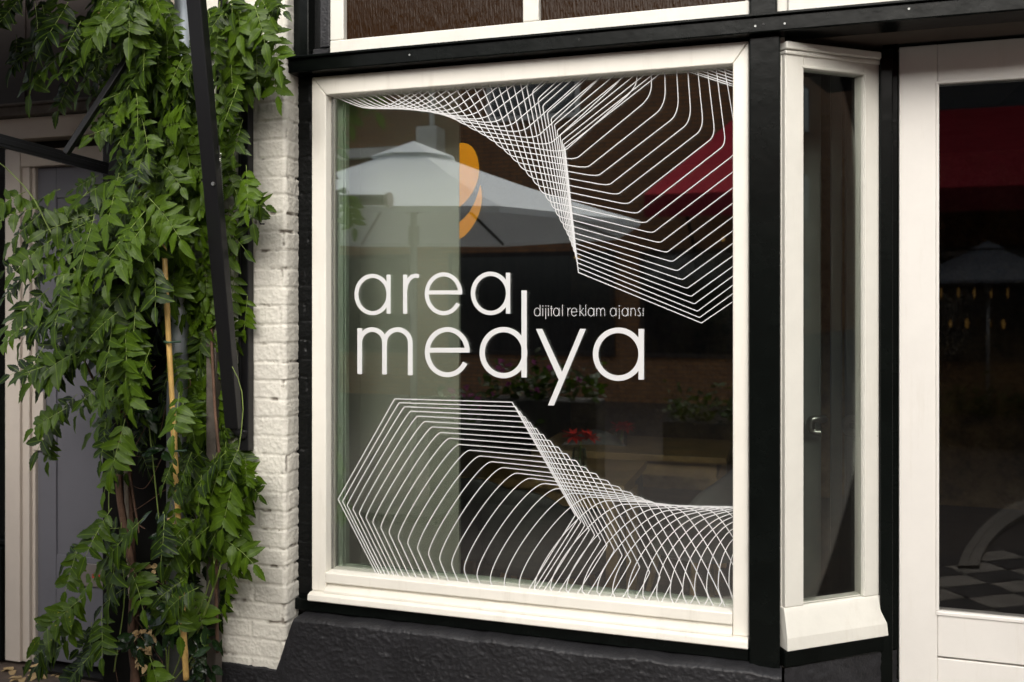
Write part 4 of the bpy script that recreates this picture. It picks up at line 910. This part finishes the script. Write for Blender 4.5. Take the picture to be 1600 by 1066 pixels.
for (u,v,du,dv,n_,ang,sp,tone,yel,L,y0_,y1_) in CL:
    if u<150 and v<480: n_*=.60
    if u<130 and 300<v<620: n_*=.62
    if u>=150: n_*=1.18
    if u>375 and v>200: n_*=.6
    if 80<u<215 and 60<v<280: n_*=.75
    for i in range(int(round(n_*1.05))):
        y=rnd.uniform(y1_,y0_); uu=rnd.gauss(u,du*.85); vv=rnd.gauss(v,dv*.85)
        a_=rnd.gauss(ang+rnd.choice((-32,32,0)),sp*.5)
        L_=L*rnd.uniform(.52,.96)
        # start up-stream so that the frond is centred on the spot
        px_=L_*420*.45; uu-=math.cos(math.radians(a_))*px_; vv-=math.sin(math.radians(a_))*px_
        ua=305+(vv+30)/698*62
        if abs(uu+10-ua)<62 and -60<vv<690: y=max(y,-.42+(vv+30)/698*.29+.10); y=min(y,-.085)
        if uu<190 and 140<vv<262 and (rnd.random()<.8 or y<-.2): continue
        if abs(uu-262)<20 and y0_>-.2 and vv>430 and rnd.random()<.6: continue
        if abs(uu-225)<22 and vv>600 and rnd.random()<.45: continue
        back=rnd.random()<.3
        if back: y=-.03-rnd.random()*.06; tone_=0  # rear fronds coloured darkest, deep shade between the leaves put into their tone
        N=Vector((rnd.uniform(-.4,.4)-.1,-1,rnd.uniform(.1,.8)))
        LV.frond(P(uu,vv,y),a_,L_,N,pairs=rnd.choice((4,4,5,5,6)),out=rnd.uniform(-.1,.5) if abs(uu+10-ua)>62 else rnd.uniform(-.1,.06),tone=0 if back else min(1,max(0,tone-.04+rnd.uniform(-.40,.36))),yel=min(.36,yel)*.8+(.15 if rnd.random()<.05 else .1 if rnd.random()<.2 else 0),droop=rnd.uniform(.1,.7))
# single long shoots
sh=bmesh.new()
def shoot(pts,r0,r1,bmx): 
    sp=smooth_path(pts,6); n=len(sp); tube(bmx,sp,[r0+(r1-r0)*i/(n-1) for i in range(n)],6)
shoot([P(150,470,-.25),P(86,374,-.3),P(52,310,-.33),P(15,268,-.35),P(-10,248,-.36)],.003,.0015,sh)
for (u,v,a_) in ((60,325,175),(40,300,160),(85,372,150)): LV.frond(P(u,v,-.32),a_,.17,Vector((0,-1,.4)),5,.2,.5)
shoot([P(178,430,-.22),P(160,350,-.2),P(158,300,-.18)],.002,.0015,sh)
shoot([P(170,800,-.2),P(172,750,-.18),P(188,700,-.16)],.002,.0015,sh)
shoot([P(300,1010,-.2),P(330,930,-.22),P(350,860,-.22),P(352,780,-.2)],.004,.002,sh)
for pts in ([P(178,1050,-.2),P(195,930,-.18),P(186,860,-.16)],[P(200,930,-.12),P(230,910,-.16),P(250,880,-.18)],[P(290,990,-.2),P(330,900,-.22),P(380,640,-.2),P(340,540,-.18)]): shoot(pts,.0025,.0012,sh)
br=bmesh.new()
shoot([P(216,1085,-.09),P(206,1000,-.10),P(208,900,-.11),P(196,830,-.12),P(186,760,-.12),P(190,690,-.10),P(203,600,-.08),P(205,470,-.06),P(225,330,-.06),P(240,150,-.06),P(250,-60,-.06)],.014,.008,br)
shoot([P(208,1085,-.07),P(212,960,-.07),P(208,880,-.06),P(203,760,-.055),P(202,640,-.06),P(215,560,-.07),P(222,470,-.08)],.012,.007,br)
shoot([P(203,740,-.07),P(212,800,-.09),P(216,820,-.10)],.005,.003,br); shoot([P(216,820,-.10),P(226,826,-.11)],.003,.0015,br); shoot([P(216,818,-.10),P(217,833,-.11)],.003,.0015,br)
shoot([P(172,628,-.12),P(150,600,-.18),P(130,560,-.2)],.006,.003,br); shoot([P(172,628,-.12),P(195,650,-.08)],.007,.006,br)
shoot([P(202,640,-.06),P(212,600,-.1),P(226,590,-.12),P(243,572,-.13)],.004,.0015,br)
shoot([P(210,450,-.1),P(200,400,-.12),P(205,340,-.12),P(222,280,-.1)],.006,.004,br)
shoot([P(340,1020,-.15),P(338,900,-.15),P(345,760,-.14),P(335,620,-.13),P(330,450,-.12),P(345,250,-.12),P(365,60,-.12),P(370,-60,-.12)],.006,.004,br)
for k in range(16):
    u0=rnd.uniform(200,300); v0=rnd.uniform(560,1000); q=[P(u0+rnd.uniform(-20,20)*j,v0+j*rnd.uniform(18,36),-.13-.02*rnd.random()) for j in range(4)]; shoot(q,.0016,.001,br)
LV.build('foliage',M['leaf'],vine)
obj('shoots',sh,M['twig'],vine,smooth=True); obj('trunk',br,M['bark'],vine,smooth=True)
# withered bits
D=Leaves()
for (u,v,n_) in ((268,808,9),(262,863,6),(257,870,5),(243,890,6),(218,990,9),(232,1010,8),(230,960,7),(222,1030,8),(235,985,6),(160,20,4),(152,32,3),(270,115,3)):
    for i in range(n_):
        p=P(u+rnd.uniform(-6,6),v+rnd.uniform(-9,9),-.2); D.leaflet(p,Vector((rnd.uniform(-1,1),rnd.uniform(-1,0),rnd.uniform(-1,.3))),Vector((rnd.uniform(-1,1),-1,rnd.uniform(-1,1))),rnd.uniform(.014,.03),rnd.uniform(.01,.018),.5,0)
D.build('withered_leaves',M['dry'],vine)
# dark glossy shrub low down
shr=thing('dark_shrub',P(255,1066,-.14),'small shrub with dark glossy leaves at the foot of the vine','shrub')
G_=Leaves()
for (u,v,n_,s_) in ((255,800,5,10),(245,970,18,22),(215,1000,16,16),(290,985,20,22),(320,1000,18,16),(310,1040,14,20),(230,640,7,14),(250,700,4,8),(262,835,4,6)):
    for i in range(n_):
        a_=rnd.uniform(0,360); p=P(u+rnd.gauss(0,s_*.7),v+rnd.gauss(0,s_*.7),rnd.uniform(-.27,-.13))
        G_.leaflet(p,Vector((math.cos(math.radians(a_)),-.4,-abs(math.sin(math.radians(a_))))),Vector((rnd.uniform(-.5,.5),-1,rnd.uniform(.1,1))),rnd.uniform(.035,.065),rnd.uniform(.018,.03),rnd.random(),0,1)
bms=bmesh.new()
for (u,v) in ((245,960),(290,975),(318,990),(255,800),(230,640)): tube(bms,smooth_path([P(262,1075,-.16),P((262+u)/2+6,(1075+v)/2,-.18),P(u,v,-.18)],5),.0025,5)
G_.st.free(); G_.st=bms
G_.build('foliage',M['leaf_dark'],shr,'stems')
# fallen leaves on the doorstep
FL=Leaves()
for (u,v) in ((45,1050),(62,1056),(20,1048),(100,1052),(35,1060)):
    a=(u-800)/FC; b=(472-v)/FC; t_=(0.03-HC)/b; dx,dy=a*CS-SN,a*SN+CS; p=Vector((dx*t_,-DC+dy*t_,.032))
    for k in range(3): FL.leaflet(p,Vector((rnd.uniform(-1,1),rnd.uniform(-1,1),.1)),Vector((0,0,1)),.05,.03,.5,0)
FL.st.free(); FL.st=bmesh.new(); tag(FL.build('fallen_leaves',M['dry'],None),'dry brown leaves lying on the doorstep','leaves',None,'stuff')
# ================================================================== FURNITURE INSIDE
M['table']=mat('brown_table_wood',(.30,.19,.08),.45,.4,bump=(20,.2,.002),var=.35,vscale=5)
M['shell']=mat('grey_chair_shell',(.13,.13,.125),.5,.3)
def table(cx,cy,wx,wy,lab,rz=0):
    t=thing('cafe_table',(cx,cy,.09),lab,'table','wooden tables inside the shop')
    zt_=.78
    obj('tabletop',nb((cx-wx/2,cx+wx/2,cy-wy/2,cy+wy/2,zt_-.035,zt_)),M['table'],t,bev=.003)
    obj('apron',nb((cx-wx/2+.05,cx+wx/2-.05,cy-wy/2+.04,cy+wy/2-.04,zt_-.11,zt_-.0355)),M['table'],t)
    for a in (-1,1):
        for b in (-1,1): obj('leg',nb((cx+a*(wx/2-.06)-.025,cx+a*(wx/2-.06)+.025,cy+b*(wy/2-.06)-.025,cy+b*(wy/2-.06)+.025,.09,zt_-.1105)),M['table'],t)
    return zt_
pA=P(800,735,1.15); table(pA.x+.05,1.35,.95,.62,'nearer wooden table behind the lower line pattern')
pB=P(980,710,1.9); table(pB.x,2.15,1.0,.6,'farther wooden table with a vase of red flowers')
def chair(cx,cy,rz,lab):
    t=thing('shell_chair',(cx,cy,.09),lab,'chair','grey shell chairs inside the shop'); R_=Matrix.Rotation(rz,3,'Z'); O=Vector((cx,cy,.09))
    def L(x,y,z): return O+R_@Vector((x,y,z))
    bm=bmesh.new(); rows=[]
    for j in range(9):                        # curved back wrapping round to the arms
        f=j/8; z=.43+f*.34; row=[]
        for i in range(13):
            g_=(i/12-.5)*2; a_=g_*1.5*(1-.35*f); r_=.24+.03*f; topc=1-.45*abs(g_)**2*f
            row.append(bm.verts.new(L(math.sin(a_)*r_,.0+math.cos(a_)*r_*.95+.06*f,.43+(z-.43)*topc)))
        rows.append(row)
    for a,b in zip(rows,rows[1:]):
        for i in range(12): bm.faces.new((a[i],a[i+1],b[i+1],b[i]))
    o=obj('backrest',bm,M['shell'],t,smooth=True); s=o.modifiers.new('solid','SOLIDIFY'); s.thickness=.012
    bm=bmesh.new(); c=bm.verts.new(L(0,.02,.425)); ring=[bm.verts.new(L(math.cos(k*.3927)*.235,math.sin(k*.3927)*.225,.435)) for k in range(16)]
    for k in range(16): bm.faces.new((c,ring[k],ring[(k+1)%16]))
    o=obj('seat',bm,M['shell'],t,smooth=True); s=o.modifiers.new('solid','SOLIDIFY'); s.thickness=.02
    for a in (-1,1):
        for b in (-1,1):
            bm=bmesh.new(); tube(bm,[L(a*.13,b*.12,.42),L(a*.21,b*.20,0)],[.014,.010],8); obj('leg',bm,M['table'],t)
c1=P(745,800,.85); chair(c1.x,.95,math.pi*1.05,'grey shell chair with its back to the window beside the sage board')
c2=P(850,800,.75); chair(c2.x,.80,math.pi*.98,'grey shell chair with its back to the window, right of the first')
c3=P(1095,770,1.15); chair(c3.x,1.2,-.9,'grey shell chair at the right end of the window')
c4=P(925,745,1.75); chair(c4.x,1.78,.2,'grey shell chair on the far side of the tables')
M['petal']=mat('red_petal',(.55,.02,.012),.6,.3,var=.2,vscale=50)
M['vase']=glass('vase_glass',.12,(.8,.9,.85))
for (u,v,y,lab) in ((905,683,1.35,'two red flowers in a small glass vase, left one on the nearer table'),(970,668,2.1,'red flower in a glass vase on the farther table')):
    p=P(u,v,y); zt_=.78
    t=thing('flower_vase',(p.x,y,zt_),lab,'vase','vases of red flowers')
    bm=bmesh.new(); tube(bm,[(p.x,y,zt_+.002),(p.x,y,zt_+.05),(p.x,y,zt_+.10)],[.034,.036,.028],14); obj('glass_vase',bm,M['vase'],t)
    bm=bmesh.new(); tube(bm,[(p.x,y,zt_+.01),(p.x+.01,y,p.z)],.004,6); obj('stem',bm,M['twig'],t)
    fl=Leaves(); fl.st.free(); fl.st=bmesh.new()
    for k in range(60):
        a_=rnd.uniform(0,6.28); e_=rnd.uniform(-.2,.9); c=Vector((p.x+.01+rnd.choice((-.035,.035))*(1 if u<950 else .5),y,p.z))
        fl.leaflet(c,Vector((math.cos(a_),math.sin(a_),e_)),Vector((0,0,1)),.062,.018,.5,0)
    fl.build('bloom',M['petal'],t)
# lit lamp glow inside: none. ------------------------------------------------ planters across the street
M['box_d']=mat('dark_planter',(.03,.028,.026),.6,.3)
M['pink']=mat('pink_petal',(.50,.10,.32),.6,.3,var=.4,vscale=20)
for i,(u,v,yy,n_,lab) in enumerate(((845,600,3.9,70,'planter of pink and purple flowers mirrored under the lettering'),(760,640,3.9,50,'planter of mixed flowers mirrored left of the lettering'),(1560,640,7.6,110,'leafy dark planter mirrored in the shop door'),(1110,640,6.2,70,'leafy planter mirrored at the right of the display window'))):
    p=Rf(u,v,yy); t=thing('planter',(p.x,-yy,0),lab,'planter','planters across the street')
    zt_=p.z-.12
    obj('trough',nb((p.x-.45,p.x+.45,-yy-.16,-yy+.16,.004,zt_)),M['box_d'],t,bev=.01)
    g=Leaves(); g.st.free(); g.st=bmesh.new()
    for k in range(n_*3):
        q_=Vector((p.x+rnd.uniform(-.45,.45),-yy+rnd.uniform(-.16,.16),zt_+abs(rnd.gauss(0,.14)))); g.leaflet(q_,Vector((rnd.uniform(-1,1),rnd.uniform(-1,1),rnd.uniform(-.3,1))),Vector((rnd.uniform(-1,1),rnd.uniform(-1,1),1)),.09,.045,rnd.uniform(0,.6),0,1)
    g.build('foliage',M['leaf'],t)
    if i<2:
        g=Leaves(); g.st.free(); g.st=bmesh.new()
        for k in range(12):
            c=Vector((p.x+rnd.uniform(-.42,.42),-yy+rnd.uniform(-.1,.18),zt_+rnd.uniform(.08,.3)))
            for j in range(6): g.leaflet(c,Vector((rnd.uniform(-1,1),rnd.uniform(-.2,1),rnd.uniform(-.6,1))),Vector((0,1,.4)),.03,.022,.5,0,1)
        g.build('blooms',M['pink'],t)
bpy.context.view_layer.update()
